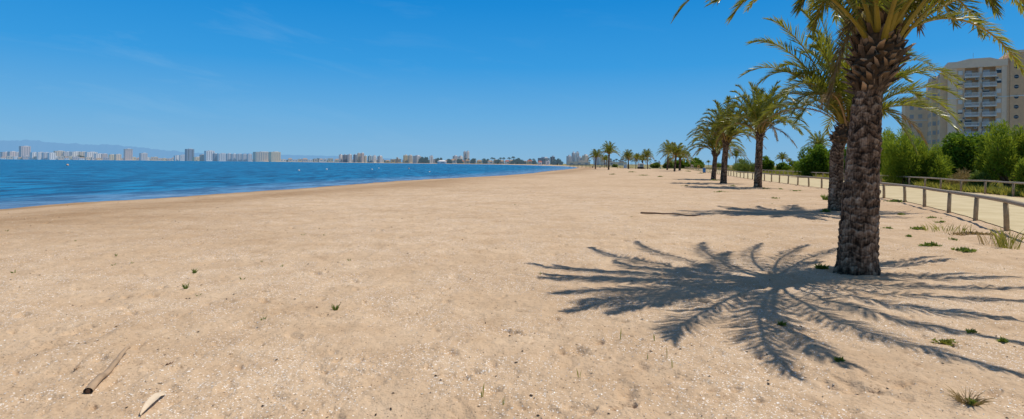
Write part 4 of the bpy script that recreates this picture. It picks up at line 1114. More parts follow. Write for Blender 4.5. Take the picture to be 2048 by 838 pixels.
rng = np.random.default_rng(55)
def shore_depth(px):
    return float(np.interp(px, [0, 300, 600, 880, 974, 1063, 1132, 1180], [2470, 2400, 1760, 1120, 1010, 800, 620, 560]))
px = 2.0
cyc = 0
while px < 1060:
    w = float(rng.uniform(7, 13)); d = shore_depth(px) + float(rng.uniform(15, 70))
    if px < 640: wall = ('white', 'beige', 'white', 'sand', 'pink')[cyc % 5]; lab, grp = 'low pale waterfront house in the row under the left skyline', 'low houses under the left skyline'; hh = rng.uniform(3.2, 6.4)
    elif px < 875: wall = ('sand', 'beige', 'pink', 'white', 'sand')[cyc % 5]; lab, grp = 'low tan waterfront house in the row under the middle skyline', 'low houses under the middle skyline'; hh = rng.uniform(4, 7.0)
    else: wall = ('sand', 'beige', 'white')[cyc % 3]; lab, grp = 'tan hip-roofed villa among dark palms on the nearer far shore', 'villas among palms on the far shore'; hh = rng.uniform(5, 7.8)
    roof = ('tile' if (cyc % 3 == 0 or px > 875) else 'white')
    kind = 'pitched' if roof == 'tile' else 'flat'
    if px > 875 and cyc % 4 == 1: roof = 'red'
    if not (372 < px < 560 and cyc % 2): house(px + w / 2, w * 0.95, horizon(px) - hh, d, wall, roof, lab, grp, kind)
    px += w * rng.uniform(0.95, 1.35); cyc += 1
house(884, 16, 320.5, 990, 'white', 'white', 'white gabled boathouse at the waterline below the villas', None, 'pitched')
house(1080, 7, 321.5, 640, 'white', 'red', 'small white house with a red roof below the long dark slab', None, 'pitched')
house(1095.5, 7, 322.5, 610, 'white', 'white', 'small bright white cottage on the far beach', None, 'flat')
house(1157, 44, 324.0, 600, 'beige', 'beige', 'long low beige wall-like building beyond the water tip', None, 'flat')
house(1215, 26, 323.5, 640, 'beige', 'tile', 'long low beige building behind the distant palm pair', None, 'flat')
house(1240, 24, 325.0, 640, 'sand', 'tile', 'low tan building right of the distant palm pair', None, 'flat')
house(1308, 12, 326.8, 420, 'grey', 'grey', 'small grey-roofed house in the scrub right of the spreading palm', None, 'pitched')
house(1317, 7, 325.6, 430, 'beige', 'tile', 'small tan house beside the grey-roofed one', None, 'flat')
# watch tower on the middle shore
x, d = (794.5 - 1024) / F * 1290, 1290
t = thing('watch_tower', 'slim brown round watchtower on the middle far shore', 'tower', (x, d, 0))
mb = MB(); mb.tube([(0, 0, -1), (0, 0, 11.0)], [2.1, 1.7], 14); mb.build('shaft', M['far_brown'], t)
mb = MB(); mb.tube([(0, 0, 11.0), (0, 0, 12.6)], [2.2, 2.1], 14); mb.build('parapet', M['far_beige'], t)

# trees on the far shore
def far_tree(seed):
    rng = np.random.default_rng(seed)
    return bush('distant_tree', 'dark round tree on the far shore', 'tree', (0, 0, 0), (4.2, 4.2, 6.5), 420, M['far_leaf'], rng, 'leaf', 9, 1.3, 1.0, None, True)
def far_palm(seed):
    rng = np.random.default_rng(seed)
    t = thing('distant_palm', 'tall slim palm on the far shore', 'palm tree', (0, 0, 0))
    mb = MB(); mb.tube([(0, 0, -0.5), (0.2, 0, 4), (0.1, 0, 8.2)], [0.42, 0.32, 0.30], 7, 0.4); mb.build('trunk', M['far_dark'], t, True)
    Vs, Qs, Ts, Ms = [], [], [], []; nv = 0
    for tip, lift in random_fronds(22, rng, 3.6, 0.12, 0.7, seed):
        V, Q, TI, MI = frond_arrays(np.array([0.1, 0, 8.0]), np.array([0.1, 0, 8.2]) + tip, lift, rng, 9, 1.0, 0.40, rr=0.08, nrs=3)
        Vs.append(V); Qs.append(Q + nv); Ts.append(TI); nv += len(V)
    np_mesh('crown', np.vstack(Vs), np.vstack(Qs), M['far_leaf'], t, tint=np.concatenate(Ts))
    return t
ft = [far_tree(61), far_tree(62)]; fp = far_palm(63)
used = {'t0': False, 't1': False, 'p': False}
def put_far(px, d, h, kind, label, group):
    x = (px - 1024) / F * d; key = kind
    if kind == 'p': src, base = fp, 10.6
    else: src, base = ft[int(kind[1])], 6.5
    s = h / base
    if not used[key]:
        used[key] = True; src.location = (x, d, 0); src.scale = (s, s, s); src['label'] = label; src['group'] = group; src.rotation_euler = (0, 0, px)
    else: dup(src, (x, d, 0), px, s, label, group)
for px, kind, h in ((836, 't0', 11), (840, 't1', 13), (848, 't0', 15), (851, 't1', 11), (856, 't0', 7), (872, 'p', 11), (878, 't1', 12), (882, 'p', 13), (897, 't0', 10), (900, 't1', 8), (910, 'p', 9), (920, 't0', 10),
                    (931, 'p', 12), (937.5, 'p', 11), (946, 't1', 11), (950, 'p', 11), (968, 'p', 11), (971, 't0', 10), (984, 'p', 13), (988, 'p', 12), (995, 't1', 9), (1001, 'p', 12.5), (1007.5, 'p', 12.5), (1018, 'p', 12.5),
                    (1023, 't0', 6), (1026.5, 'p', 14), (1033, 't1', 10), (1037, 'p', 11), (1041, 't0', 8), (1048, 't1', 6), (1060, 'p', 9.5), (1067, 'p', 9.5), (1070, 't0', 7), (1089, 'p', 8.5), (1114, 't1', 8.5), (1107, 't0', 5), (1122, 't0', 4), (1145, 't1', 4), (1163, 't0', 4)):
    d = shore_depth(px) + 25
    put_far(px, d, h * 0.92, kind, 'slim dark palm among the villas on the nearer far shore' if kind == 'p' else 'dark round tree among the villas on the nearer far shore', 'trees among the villas')
for px, h in ((8, 9), (20, 8), (30, 9), (55, 8), (108, 12), (114, 14), (119, 12), (124, 14), (130, 15), (137, 14), (143, 15), (150, 14), (156, 18), (160, 20), (164, 17), (212, 8), (240, 7), (266, 8), (300, 8), (309, 9), (320, 8), (335, 8), (343, 7), (403, 14), (405, 12), (560, 9), (575, 7), (630, 11), (634, 12), (639, 11), (645, 8), (655, 7), (770, 7), (800, 6)):
    put_far(px, shore_depth(px) + 120, h, 't%d' % (int(px) % 2), 'tiny dark tree in the belt under the left and middle skyline', 'trees under the left skyline')
for i, px in enumerate((1179, 1212, 1221, 1228, 1233, 1238, 1242, 1245, 1251, 1262, 1266, 1270, 1300, 1311)):
    put_far(px, 660 + 10 * (i % 4), 6.5 + (i * 37 % 5) * 0.5, 'p', 'tiny palm on the horizon behind the low tan buildings', 'tiny palms on the horizon')

# low dark rail fence beyond the water tip
t = thing('rail_fence', 'low dark wooden rail fence crossing the beach beyond the water tip', 'fence', ((1140 - 1024) / F * 250, 250, 0))
pts = [((px - 1140) / F * 250, 0) for px in np.arange(1140, 1228, 8.0)]
for a, b in pts:
    mb = MB(); mb.box((a, b, 0.5), (0.14, 0.14, 1.4)); mb.build('post', M['darkwood'], t)
for z in (0.62, 1.14):
    mb = MB(); mb.tube([(p[0], -0.13, z) for p in pts], 0.055, 6); mb.build('rail', M['darkwood'], t)

# ------------------------------------------------------------------ small things along the beach
def small(px, py): 
    x, y = G(px, py); return (x, y, gz(x, y))
# striped hut
x, y, z = small(1281.3, 337.4)
t = thing('beach_hut', 'small grey and white hut with teal stripes and a dark base among the distant palms', 'hut', (x, y, z), R(-8))
mb = MB(); mb.box((0, 0, 0.28), (2.0, 1.5, 0.56)); mb.build('base', M['darkwood'], t)
mb = MB(); mb.box((0, 0, 1.08), (1.9, 1.4, 1.03)); mb.build('wall', M['greypaint'], t)
for q in (-0.12, 0.22, 0.56): mb = MB(); mb.box((q, -0.71, 1.08), (0.18, 0.02, 0.98)); mb.build('stripe', M['teal'], t)
for q in (-0.72, -0.42): mb = MB(); mb.box((q, -0.71, 1.08), (0.18, 0.02, 0.98)); mb.build('stripe', M['white'], t)
mb = MB(); mb.add([(-1.1, -0.85, 1.603), (1.1, -0.85, 1.603), (1.1, 0.85, 1.603), (-1.1, 0.85, 1.603), (-1.0, 0, 1.86), (1.0, 0, 1.86)], [(0, 1, 5, 4), (2, 3, 4, 5), (1, 2, 5), (3, 0, 4), (3, 2, 1, 0)]); mb.build('roof', M['metal'], t)
# blue cabin
x, y, z = small(1250.8, 336.0)
t = thing('beach_cabin', 'narrow pale blue and white cabin left of the striped hut', 'cabin', (x, y, z), R(6))
mb = MB(); mb.box((0, 0, 0.68), (1.0, 1.0, 1.36)); mb.build('wall', M['paleblue'], t)
mb = MB(); mb.box((0.02, -0.51, 0.66), (0.22, 0.02, 1.2)); mb.build('door', M['white'], t)
mb = MB(); mb.box((0, 0, 1.44), (1.15, 1.15, 0.15)); mb.build('roof', M['white'], t)
# long bench table
x, y, z = small(1193.0, 335.4)
t = thing('picnic_table', 'long pale beach table with dark legs beside the leftmost distant palm', 'table', (x, y, z), R(4))
mb = MB(); mb.box((0, 0, 0.66), (4.0, 0.8, 0.07)); mb.build('table_top', M['cream'], t)
for q in (-1.6, -0.2, 1.4):
    mb = MB(); mb.box((q, 0, 0.31), (0.12, 0.6, 0.622)); mb.build('leg', M['darkwood'], t)
for q in (-0.75, 0.75): mb = MB(); mb.box((0, q, 0.38), (4.0, 0.28, 0.06)); mb.box((-1.6, q, 0.17), (0.1, 0.2, 0.35)); mb.box((1.4, q, 0.17), (0.1, 0.2, 0.35)); mb.build('bench', M['greypaint'], t)
# signpost and brown bench
x, y, z = small(1223.6, 335.6)
t = thing('signpost', 'thin dark signpost right of the distant palm pair', 'sign', (x, y, z))
mb = MB(); mb.tube([(0, 0, -0.1), (0, 0, 1.75)], 0.06, 8); mb.build('post', M['darkwood'], t)
mb = MB(); mb.box((0, -0.07, 1.6), (0.34, 0.03, 0.3)); mb.build('sign_board', M['brownwood'], t)
x, y, z = small(1226.6, 333.8)
t = thing('bench', 'brown wooden bench right of the thin dark signpost', 'bench', (x, y, z))
mb = MB(); mb.box((0, 0, 0.42), (1.3, 0.45, 0.08)); mb.build('seat', M['brownwood'], t)
mb = MB(); mb.box((0, 0.22, 0.68), (1.3, 0.06, 0.36)); mb.build('backrest', M['brownwood'], t)
for q in (-0.5, 0.5): mb = MB(); mb.box((q, 0, 0.19), (0.09, 0.4, 0.379)); mb.build('leg', M['darkwood'], t)
# yellow timber play posts
yp = None
for px, py, s in ((1235, 336.4, 0.9), (1239.5, 335.5, 1.2), (1242, 336.2, 1.1), (1246, 335.8, 1.0), (1262, 335.8, 1.0), (1265, 335.4, 0.8), (1207.5, 335.0, 0.9), (1215.5, 335.2, 0.9)):
    loc = small(px, py)
    if yp is None:
        yp = thing('play_post', 'short yellow timber play post in the sand between the distant palms', 'post', loc, 0, 'yellow play posts')
        mb = MB(); mb.tube([(0, 0, -0.1), (0, 0, 0.42)], [0.17, 0.15], 10); mb.build('post', M['yellow'], yp)
        mb = MB(); mb.tube([(0, 0, 0.42), (0, 0, 0.5), (0, 0, 0.54)], [0.16, 0.16, 0.06], 10); mb.build('cap', M['cream'], yp)
    else: dup(yp, loc, 0, s)
# boards behind the fence
x, y, z = small(1384.2, 338.6)
t = thing('notice_board', 'cream notice board with a pointed top behind the far end of the fence', 'board', (x, y, z))
for q in (-0.3, 0.3): mb = MB(); mb.box((q, 0, 0.45), (0.08, 0.08, 1.1)); mb.build('post', M['brownwood'], t)
mb = MB(); mb.add([(-0.42, -0.05, 0.6), (0.42, -0.05, 0.6), (0.42, -0.05, 1.35), (0, -0.05, 1.62), (-0.42, -0.05, 1.35), (-0.42, -0.1, 0.6), (0.42, -0.1, 0.6), (0.42, -0.1, 1.35), (0, -0.1, 1.62), (-0.42, -0.1, 1.35)],
                  [(0, 1, 2, 3, 4), (9, 8, 7, 6, 5), (0, 5, 6, 1), (1, 6, 7, 2), (2, 7, 8, 3), (3, 8, 9, 4), (4, 9, 5, 0)]); pb = mb.build('panel', M['cream'], t)
mb = MB(); mb.box((0, -0.112, 1.0), (0.5, 0.02, 0.45)); mb.build('poster', M['brownwood'], pb)
x, y, z = small(1397.2, 339.6)
t = thing('arched_board', 'yellow arched board on a post behind the fence left of the blue bin', 'board', (x, y, z))
mb = MB(); mb.box((0, 0, 0.35), (0.12, 0.1, 0.9)); mb.build('post', M['brownwood'], t)
mb = MB(); mb.tube([(0, -0.06, 1.0), (0, -0.13, 1.0)], 0.46, 20); pb = mb.build('panel', M['yellow'], t)
mb = MB(); mb.tube([(0, -0.131, 0.96), (0, -0.15, 0.96)], 0.24, 16); mb.build('emblem', M['brownwood'], pb)
# litter bins
def litter_bin(px, py, w, h, label):
    x, y, z = small(px, py)
    t = thing('litter_bin', label, 'bin', (x, y, z), R(12))
    mb = MB(); mb.tube([(0, 0, 0.16 * h), (0, 0, 0.2 * h), (0, 0, 0.86 * h), (0, 0, 0.9 * h)], [w * 0.42, w * 0.45, w * 0.5, w * 0.5], 16); mb.build('body', M['blue'], t, False)
    mb = MB(); mb.tube([(0, 0, 0.902 * h), (0, 0, 0.97 * h), (0, 0, h)], [w * 0.52, w * 0.5, w * 0.3], 16); mb.build('lid', M['metal'], t)
    mb = MB(); mb.box((0, -w * 0.49, 0.76 * h), (w * 0.5, 0.02, 0.09 * h)); mb.build('slot', M['darkwood'], t)
    for q in (-1, 1): mb = MB(); mb.box((q * w * 0.3, 0, 0.08 * h), (0.06, w * 0.5, 0.158 * h)); mb.build('foot', M['darkwood'], t)
litter_bin(1408.6, 346.2, 0.52, 1.0, 'blue litter bin standing by the fence left of the fifth palm')
litter_bin(1320.5, 337.4, 0.42, 0.55, 'small blue drum far off left of the dense middle palm clump')
# pale concrete block
x, y, z = small(1294.5, 337.4)
t = thing('concrete_bench', 'low cream concrete bench right of the striped hut', 'bench', (x, y, z))
mb = MB(); mb.box((0, 0, 0.33), (2.6, 0.6, 0.10)); mb.build('seat', M['cream'], t)
for q in (-0.95, 0.95): mb = MB(); mb.box((q, 0, 0.135), (0.5, 0.5, 0.285)); mb.build('leg', M['cream'], t)

# buoys
for px, py, s, mk, lab in ((135, 331, 0.5, 'orangebuoy', 'pale orange buoy floating left, off the skyline of white blocks'), (598, 341.6, 0.26, 'buoy', 'white buoy floating right of the bulkiest beige slab'), (653.5, 339.4, 0.28, 'buoy', 'white buoy floating left of the middle skyline group'),
                           (744, 339.4, 0.25, 'buoy', 'white buoy floating under the teal blocks, left of two'), (757.5, 337.0, 0.25, 'buoy', 'white buoy floating under the teal blocks, right of two'), (818, 337.6, 0.26, 'orangebuoy', 'small orange buoy floating below the tan towers'), (859, 344.4, 0.2, 'buoy', 'white buoy floating below the narrow white tower')):
    x, y = G(px, py, SEA); s *= 0.75
    t = thing('buoy', lab, 'buoy', (x, y, SEA))
    mb = MB(); mb.tube([(0, 0, -0.5 * s), (0, 0, -0.1 * s), (0, 0, 0.5 * s), (0, 0, 1.0 * s), (0, 0, 1.25 * s)], [0.3 * s, 0.95 * s, 1.0 * s, 0.7 * s, 0.2 * s], 14); mb.build('float', M[mk], t, True)
    mb = MB(); mb.tube([(0, 0, 1.2 * s), (0, 0, 1.7 * s)], 0.12 * s, 8); mb.build('ring', M['metal'], t)

# ------------------------------------------------------------------ litter and weeds on the sand
def cane():
    a = Vector((*G(180, 789), 0)); b = Vector((*G(261, 711), 0)); mid = (a + b) / 2
    t = thing('cane', 'grey-brown hollow cane lying on the sand at lower left', 'cane', (mid.x, mid.y, 0))
    pts = []; rad = []
    for i in range(15):
        s = i / 14; p = a.lerp(b, s); p.z = gz(p.x, p.y) + 0.018 + 0.02 * s + 0.008 * math.sin(s * 9)
        pts.append((p.x - mid.x, p.y - mid.y, p.z)); rad.append(0.028 * (1 - 0.55 * s) * (1.12 if i in (4, 9) else 1.0))
    mb = MB(); mb.tube(pts, rad, 12, [0.35 + 0.3 * (i % 5 != 4) for i in range(15) for _ in range(12)], flat=0.8, cap=False); mb.build('stalk', M['cane'], t, True)
    p0, p1 = Vector(pts[0]), Vector(pts[1]); d = (p0 - p1).normalized()
    mb = MB(); mb.tube([p0 + d * 0.002, p0 - d * 0.004], 0.014, 10, 0.0); mb.build('hollow_end', M['brownwood'], t)
cane()
def husk():
    a = Vector((*G(286, 834), 0)); b = Vector((*G(332, 792), 0))
    t = thing('reed_leaf', 'pale dry curled reed leaf at the bottom left edge', 'leaf', (a.x, a.y, 0))
    dirv = (b - a); L = dirv.length; dirv.normalize(); sd = Vector((dirv.y, -dirv.x, 0))
    vs = []; fs = []; n = 16
    for i in range(n + 1):
        s = i / n; w = 0.022 * math.sin(math.pi * min(1, s * 0.9 + 0.06)) ** 0.8; p = dirv * (L * s * 1.08)
        z = gz(a.x + p.x, a.y + p.y) + 0.008 + 0.022 * math.sin(s * math.pi) 
        for k in (-1, -0.4, 0.4, 1): vs.append(p + sd * w * k + Vector((0, 0, z + 0.012 * abs(k) ** 2 - 0.012 * k * s)))
    for i in range(n):
        for k in range(3): fs.append((i * 4 + k, i * 4 + k + 1, i * 4 + k + 5, i * 4 + k + 4))
    mb = MB(); mb.add(vs, fs); mb.build('blade', M['husk'], t, True)
husk()
def stick(p0, p1, r, label, m='cane'):
    a = Vector((*G(*p0), 0)); b = Vector((*G(*p1), 0))
    pts = [];
    for i in range(9):
        s = i / 8; p = a.lerp(b, s); p.z = gz(p.x, p.y) + r + 0.006 * math.sin(i * 1.7); pts.append(p)
    o = MB(); o.tube(pts, [r * (1 - 0.5 * i / 8) for i in range(9)], 7, 0.5)
    tag(o.build('dry_stick', M[m], None, True), label, 'stick')
stick((1282, 427), (1402, 431), 0.026, 'long thin dark stick lying left of the second palm shadow', 'brownwood')
stick((153, 744), (165, 732), 0.006, 'short straw left of the hollow cane')
stick((336, 732), (350, 725), 0.006, 'short dark twig right of the hollow cane', 'brownwood')

def tuft(label, cat, px, py, n, h, spread, mat, rng, lean=0.45, wid=0.006, group=None, name='weed'):
    x, y = G(px, py); z = gz(x, y) - 0.01
    V = []; Q = []; TI = []
    for i in range(n):
        a = rng.uniform(0, 2 * math.pi); rr = spread * math.sqrt(rng.random())
        p = np.array([math.cos(a) * rr, math.sin(a) * rr, 0]); a2 = a + rng.normal(0, 0.6); L = h * rng.uniform(0.5, 1.15)
        d = np.array([math.cos(a2) * lean * rng.uniform(0.2, 1.5), math.sin(a2) * lean * rng.uniform(0.2, 1.5), 1.0]); d /= np.linalg.norm(d)
        w = np.cross(d, [math.cos(a2 + 1), math.sin(a2 + 1), 0.2]); w /= np.linalg.norm(w); w *= wid * rng.uniform(0.7, 1.4)
        b = p + d * L * 0.55; e = p + d * L + np.array([d[0], d[1], -0.5]) * L * 0.22
        k = len(V); V += [p - w * 0.7, p + w * 0.7, b + w, b - w, e + w * 0.1, e - w * 0.1]; Q += [(k, k + 1, k + 2, k + 3), (k + 3, k + 2, k + 4, k + 5)]; TI += [rng.uniform(0.1, 0.9)] * 6
    o = np_mesh(name, np.array(V), np.array(Q), M[mat], tint=TI); o.location = (x, y, z)
    return tag(o, label, cat, group)
def mat_plant(label, px, py, w, dpt, n, mat, rng, hgt=0.06, leaf=0.035, group=None, name='creeping_weed'):
    """creeping plant: runners spreading from the root, small leaves along them"""
    x, y = G(px, py); z = gz(x, y)
    V = []; Q = []; TI = []
    ns = max(5, n // 12); per = max(4, n // ns)
    for i in range(ns):
        a = rng.uniform(0, 2 * math.pi); L = rng.uniform(0.25, 1.0) * 0.62; cur = rng.normal(0, 0.8); tt = rng.uniform(0.1, 0.7)
        m = per + 1; u = np.linspace(0, 1, m); ang = a + cur * u
        qx = np.cumsum(np.cos(ang)) / m * L * w; qy = np.cumsum(np.sin(ang)) / m * L * dpt
        qx -= qx[0]; qy -= qy[0]
        qz = ground_h(qx + x, qy + y) - z + 0.004 + hgt * 0.35 * rng.random() * np.sin(u * math.pi)
        wd = leaf * 0.05
        for j in range(m):
            k = len(V); V += [(qx[j] - wd * math.sin(ang[j]), qy[j] + wd * math.cos(ang[j]), qz[j]), (qx[j] + wd * math.sin(ang[j]), qy[j] - wd * math.cos(ang[j]), qz[j])]; TI += [0.35, 0.35]
            if j: Q.append((k0, k0 + 1, k + 1, k))
            k0 = k
            if j:
                D = rng.normal(0, 1, 3); D[2] = abs(D[2]) * 0.8; D /= np.linalg.norm(D); W = np.cross(D, rng.normal(0, 1, 3)); W /= np.linalg.norm(W)
                l = leaf * rng.uniform(0.6, 1.5); p = np.array([qx[j], qy[j], qz[j]]); b0 = len(V)
                V += [p + D * l * 0.45 + W * l * 0.22, p + D * l + np.array([0, 0, hgt * 0.1]), p + D * l * 0.45 - W * l * 0.22]; Q.append((k, b0, b0 + 1, b0 + 2)); TI += [tt + rng.normal(0, 0.12)] * 3
    o = np_mesh(name, np.array(V), np.array(Q), M[mat], tint=np.clip(TI, 0, 1)); o.location = (x, y, z)
    return tag(o, label, 'weed', group)
rng = np.random.default_rng(66)
tuft('dry dark straggly tuft at the bottom right corner', 'weed', 1940, 808, 90, 0.11, 0.045, 'drygrass', rng, 1.0, 0.0022, name='dry_tuft')
mat_plant('small green base of leaves under the dry tuft at the bottom right', 1950, 812, 0.10, 0.07, 60, 'weed', rng, 0.04, 0.03)
tuft('tall dry yellow grass tuft beside the nearest fence post, left one', 'grass tuft', 1984, 489, 50, 0.38, 0.20, 'drygrass', rng, 0.35, 0.005, name='grass_tuft')
tuft('tall greenish grass tuft beside the nearest fence post, right one', 'grass tuft', 2017, 497, 60, 0.46, 0.16, 'grass', rng, 0.30, 0.006, name='grass_tuft')
mat_plant('bright green creeping plant on the sand right of the near trunk', 1930, 505, 0.42, 0.22, 420, 'weed', rng, 0.08, 0.05)
mat_plant('grey-green creeping plant left of the bright green one near the fence', 1858, 494, 0.42, 0.18, 260, 'weed', rng, 0.06, 0.05)
tuft('grass clump in the sand under the curve of the fence', 'grass tuft', 1897, 464, 80, 0.22, 0.45, 'grass', rng, 0.5, 0.006, name='grass_tuft')
mat_plant('low straw-coloured creeping strip beside the rail shadow', 1950, 470, 1.3, 0.35, 420, 'drygrass', rng, 0.08, 0.05)
mat_plant('green weed patch right of the near trunk under the fence', 1838, 459, 0.40, 0.3, 220, 'weed', rng, 0.08, 0.05)
mat_plant('flat green weed at the foot of the fence just right of the near trunk', 1790, 404, 1.0, 0.5, 420, 'weed', rng, 0.12, 0.07)
mat_plant('yellow-flowered trailing plant in the frond shadows at right', 1893, 690, 0.22, 0.12, 190, 'grass', rng, 0.05, 0.028)
mat_plant('small green rosette right of the yellow-flowered plant', 1945, 669, 0.10, 0.05, 80, 'weed', rng, 0.05, 0.03)
mat_plant('small green rosette near the right edge in a frond shadow', 2012, 688, 0.10, 0.05, 80, 'weed', rng, 0.04, 0.03)
mat_plant('small green rosette in the palm shadow below the trunk', 1564, 647, 0.05, 0.04, 60, 'weed', rng, 0.06, 0.035)
mat_plant('small green rosette at the tip of a frond shadow', 1680, 726, 0.06, 0.03, 50, 'weed', rng, 0.03, 0.03)
mat_plant('weeds at the left foot of the near trunk', 1640, 540, 0.22, 0.12, 120, 'weed', rng, 0.08, 0.05)
mat_plant('weeds at the left foot of the second trunk', 1652, 424, 0.35, 0.2, 160, 'weed', rng, 0.10, 0.07)
tuft('green sprout growing left of the second trunk', 'weed', 1652, 401, 40, 0.30, 0.10, 'weed', rng, 0.5, 0.02)
tuft('leafy sprig standing in the open sand at the middle', 'weed', 674, 621, 40, 0.090, 0.015, 'weed', rng, 0.5, 0.0035)
tuft('dark leafy sprig in the open sand at the left', 'weed', 374, 578, 34, 0.085, 0.015, 'weed', rng, 0.45, 0.004)
tuft('small leafy sprig behind the dark one in the left sand', 'weed', 391, 544, 30, 0.085, 0.015, 'weed', rng, 0.45, 0.004)
SG = 'small sprigs scattered over the open sand'
for px, py in ((608, 470), (650, 473), (565, 532), (529, 641), (487, 557), (524, 523), (265, 526), (235, 512), (228, 530), (30, 546), (15, 462), (1264, 434), (1082, 550), (1030, 410), (400, 590), (150, 482), (1545, 408), (1500, 412), (1170, 404), (940, 412), (700, 520)):
    tuft('tiny green sprig poking out of the open sand', 'weed', px, py, 7, 0.055, 0.02, 'weed', rng, 0.55, 0.004, SG)
RG = 'thin reed shoots in the foreground sand'
for px, py in ((1312, 686), (1338, 722), (1349, 742), (1162, 756), (1012, 812), (968, 795), (1243, 680), (1300, 720)):
    tuft('thin upright green reed shoot in the foreground sand', 'shoot', px, py, 2, 0.11, 0.006, 'grass', rng, 0.12, 0.0035, RG, 'reed_shoot')
WG = 'low weed patches on the far sand'
for px, py, w in ((1590, 382, 1.2), (1562, 379, 0.8), (1545, 397, 0.7), (1440, 384, 1.0), (1372, 372, 0.8), (1264, 344.5, 2.2), (1287, 351, 3.0), (1225, 349, 1.2), (1320, 354, 1.6), (1430, 361, 1.4), (1465, 372, 0.8), (1528, 378, 0.9), (1402, 347, 1.5), (1378, 343, 2.0), (1800, 430, 0.5), (1865, 437, 0.6), (1780, 457, 0.4), (1820, 475, 0.3), (1910, 480, 0.3), (1880, 445, 0.6)):
    d = G(px, py)[1]
    mat_plant('low green weed patch spread on the sand near the palms and fence', px, py, w * 0.8, w * 0.5, int(60 + 40 * w), 'weed', rng, 0.03 + 0.001 * d, 0.03 + 0.0010 * d, WG)

# debris: shell chips and grit, far too many to count
def shells():
    rng = np.random.default_rng(88)
    n = 24000
    y = 2.4 + 16 * rng.random(n) ** 1.6; x = (rng.random(n) * 2 - 1) * (y * 0.92 + 0.8)
    k = (perlin(x * 0.9, y * 0.9, 41) + 0.5 * perlin(x * 3, y * 3, 42) > -0.12) & (x < xf(y) - 0.5) & (rng.random(n) > 0.45 * sstep(2, 7, x - 0.25 * y)); x, y = x[k], y[k]; n = len(x)
    z = ground_h(x, y, pits=True)
    s = (0.0024 + 0.0044 * rng.random(n) ** 3) * (1 + 0.03 * y)
    A = rng.normal(0, 1, (n, 3)); A /= np.linalg.norm(A, axis=1)[:, None]; A[:, 2] *= 0.4
    B = np.cross(A, rng.normal(0, 1, (n, 3))); B /= np.linalg.norm(B, axis=1)[:, None]; B[:, 2] *= 0.4
    P = np.stack([x, y, z + 0.6 * s], 1); s = s[:, None]
    V = np.stack([P - A * s - B * s * 0.7, P + A * s - B * s * 0.8, P + A * s * 0.8 + B * s, P - A * s * 0.9 + B * s * 0.6], 1).reshape(-1, 3)
    o = np_mesh('shell_fragments', V, np.arange(4 * n).reshape(-1, 4), M['shell'], tint=np.repeat(rng.random(n), 4)); o['kind'] = 'stuff'
    o['label'] = 'bleached shell fragments strewn over the sand'; o['category'] = 'shells'
    n = 2600
    y = 2.4 + 30 * rng.random(n) ** 1.6; x = (rng.random(n) * 2 - 1) * (y * 0.92 + 0.8); k = x < xf(y) - 0.4; x, y = x[k], y[k]; n = len(x)
    z = ground_h(x, y, pits=True); s = ((0.004 + 0.012 * rng.random(n) ** 3) * (1 + 0.03 * y))[:, None]
    A = rng.normal(0, 1, (n, 3)); A[:, 2] *= 0.2; A /= np.linalg.norm(A, axis=1)[:, None]; B = np.cross(A, [0, 0, 1.0]); 
    P = np.stack([x, y, z + 0.003], 1); el = rng.uniform(0.25, 0.8, n)[:, None]
    V = np.stack([P - A * s, P - B * s * el, P + A * s, P + B * s * el + UP * s * 0.5], 1).reshape(-1, 3)
    o = np_mesh('beach_litter', V, np.arange(4 * n).reshape(-1, 4), M['darkwood']); o['kind'] = 'stuff'
    o['label'] = 'dark crumbs of seaweed and twig scattered over the sand'; o['category'] = 'litter'
shells()

# ------------------------------------------------------------------ light, sky, camera
world = bpy.data.worlds.new('World'); scene.world = world; world.use_nodes = True
nt = world.node_tree; nt.nodes.clear(); n = N(nt)
sky = n('ShaderNodeTexSky'); sky.sky_type = 'NISHITA'; sky.sun_disc = False
sky.sun_elevation = SUN_EL; sky.sun_rotation = math.pi / 2 - SUN_AZ
sky.air_density = 1.0; sky.dust_density = 0.6; sky.ozone_density = 2.2; sky.altitude = 0
hs = n('ShaderNodeHueSaturation'); hs.inputs['Saturation'].default_value = 0.95; hs.inputs['Value'].default_value = 0.60
n.link(sky.outputs[0], hs.inputs['Color'])
tc = n('ShaderNodeTexCoord').outputs['Generated']
sepx = n('ShaderNodeSeparateXYZ'); n.link(tc, sepx.inputs[0])
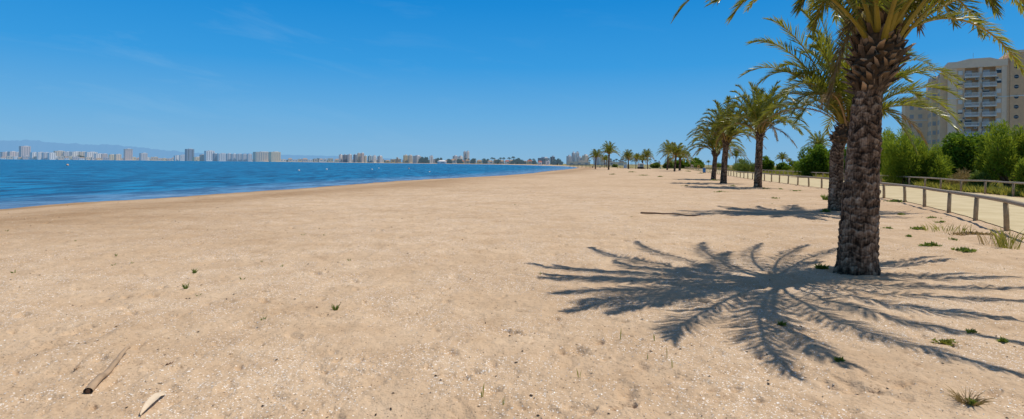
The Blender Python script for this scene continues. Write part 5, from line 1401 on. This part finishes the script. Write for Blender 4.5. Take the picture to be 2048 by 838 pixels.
# thin cirrus, low over the bay to the left
az = n.math('ARCTAN2', sepx.outputs[0], sepx.outputs[1]); el = n.math('ARCSINE', sepx.outputs[2])
cv = n('ShaderNodeCombineXYZ'); n.link(n.math('MULTIPLY', az, 3.2), cv.inputs[0]); n.link(n.math('ADD', n.math('MULTIPLY', el, 17.0), n.math('MULTIPLY', az, 2.2)), cv.inputs[1])
cn = n.noise(cv.outputs[0], 1.3, 6, 0.6, 0.5)
cm = n.math('MULTIPLY', n.mapr(cn, 0.54, 0.80, 0, 0.19), n.mapr(az, 0.30, -0.5, 0.12, 1.0))
# deep clear blue toward the zenith of the view, paler and hazier over the horizon
grad = n.ramp(n.mapr(el, -0.02, 0.42), [(0.0, (0.265, 0.495, 0.700)), (0.06, (0.240, 0.485, 0.725)), (0.22, (0.135, 0.425, 0.760)), (0.42, (0.035, 0.330, 0.755)), (0.66, (0.005, 0.255, 0.690)), (1.0, (0.012, 0.20, 0.60))])
grad = n.mix(1.0, grad, (10, 10, 10), 'MULTIPLY')
clear = n.mix(n.mapr(el, 0.36, 0.75, 0.94, 0.0), hs.outputs[0], grad)
col = n.mix(cm, clear, (3.4, 5.6, 7.6))
bg = n('ShaderNodeBackground'); n.link(col, bg.inputs[0]); bg.inputs[1].default_value = 0.10
o_ = n('ShaderNodeOutputWorld'); n.link(bg.outputs[0], o_.inputs[0])

sl = bpy.data.lights.new('Sun', 'SUN'); sl.energy = 3.9; sl.angle = R(0.5); sl.color = (1.0, 0.95, 0.87)
so = bpy.data.objects.new('Sun', sl); COL.objects.link(so)
sdir = Vector((math.cos(SUN_EL) * math.cos(SUN_AZ), math.cos(SUN_EL) * math.sin(SUN_AZ), math.sin(SUN_EL)))
so.rotation_euler = sdir.to_track_quat('Z', 'Y').to_euler(); so.location = sdir * 60

cam = bpy.data.cameras.new('Camera'); co = bpy.data.objects.new('Camera', cam); COL.objects.link(co)
cam.sensor_fit = 'HORIZONTAL'; cam.sensor_width = 36.0; cam.lens = F / 2048 * 36.0
cam.shift_y = (HC - 419.0) / 2048.0; cam.clip_start = 0.05; cam.clip_end = 30000
roll = math.atan(HS)
co.matrix_world = Matrix.Translation((0, 0, CAM_H)) @ Matrix.Rotation(R(90), 4, 'X') @ Matrix.Rotation(roll, 4, 'Z')
scene.camera = co
scene.view_settings.view_transform = 'Standard'; scene.view_settings.look = 'None'; scene.view_settings.exposure = 0; scene.view_settings.gamma = 1
scene.render.resolution_x = 1024; scene.render.resolution_y = 419
scene.cycles.max_bounces = 6; scene.cycles.transparent_max_bounces = 4
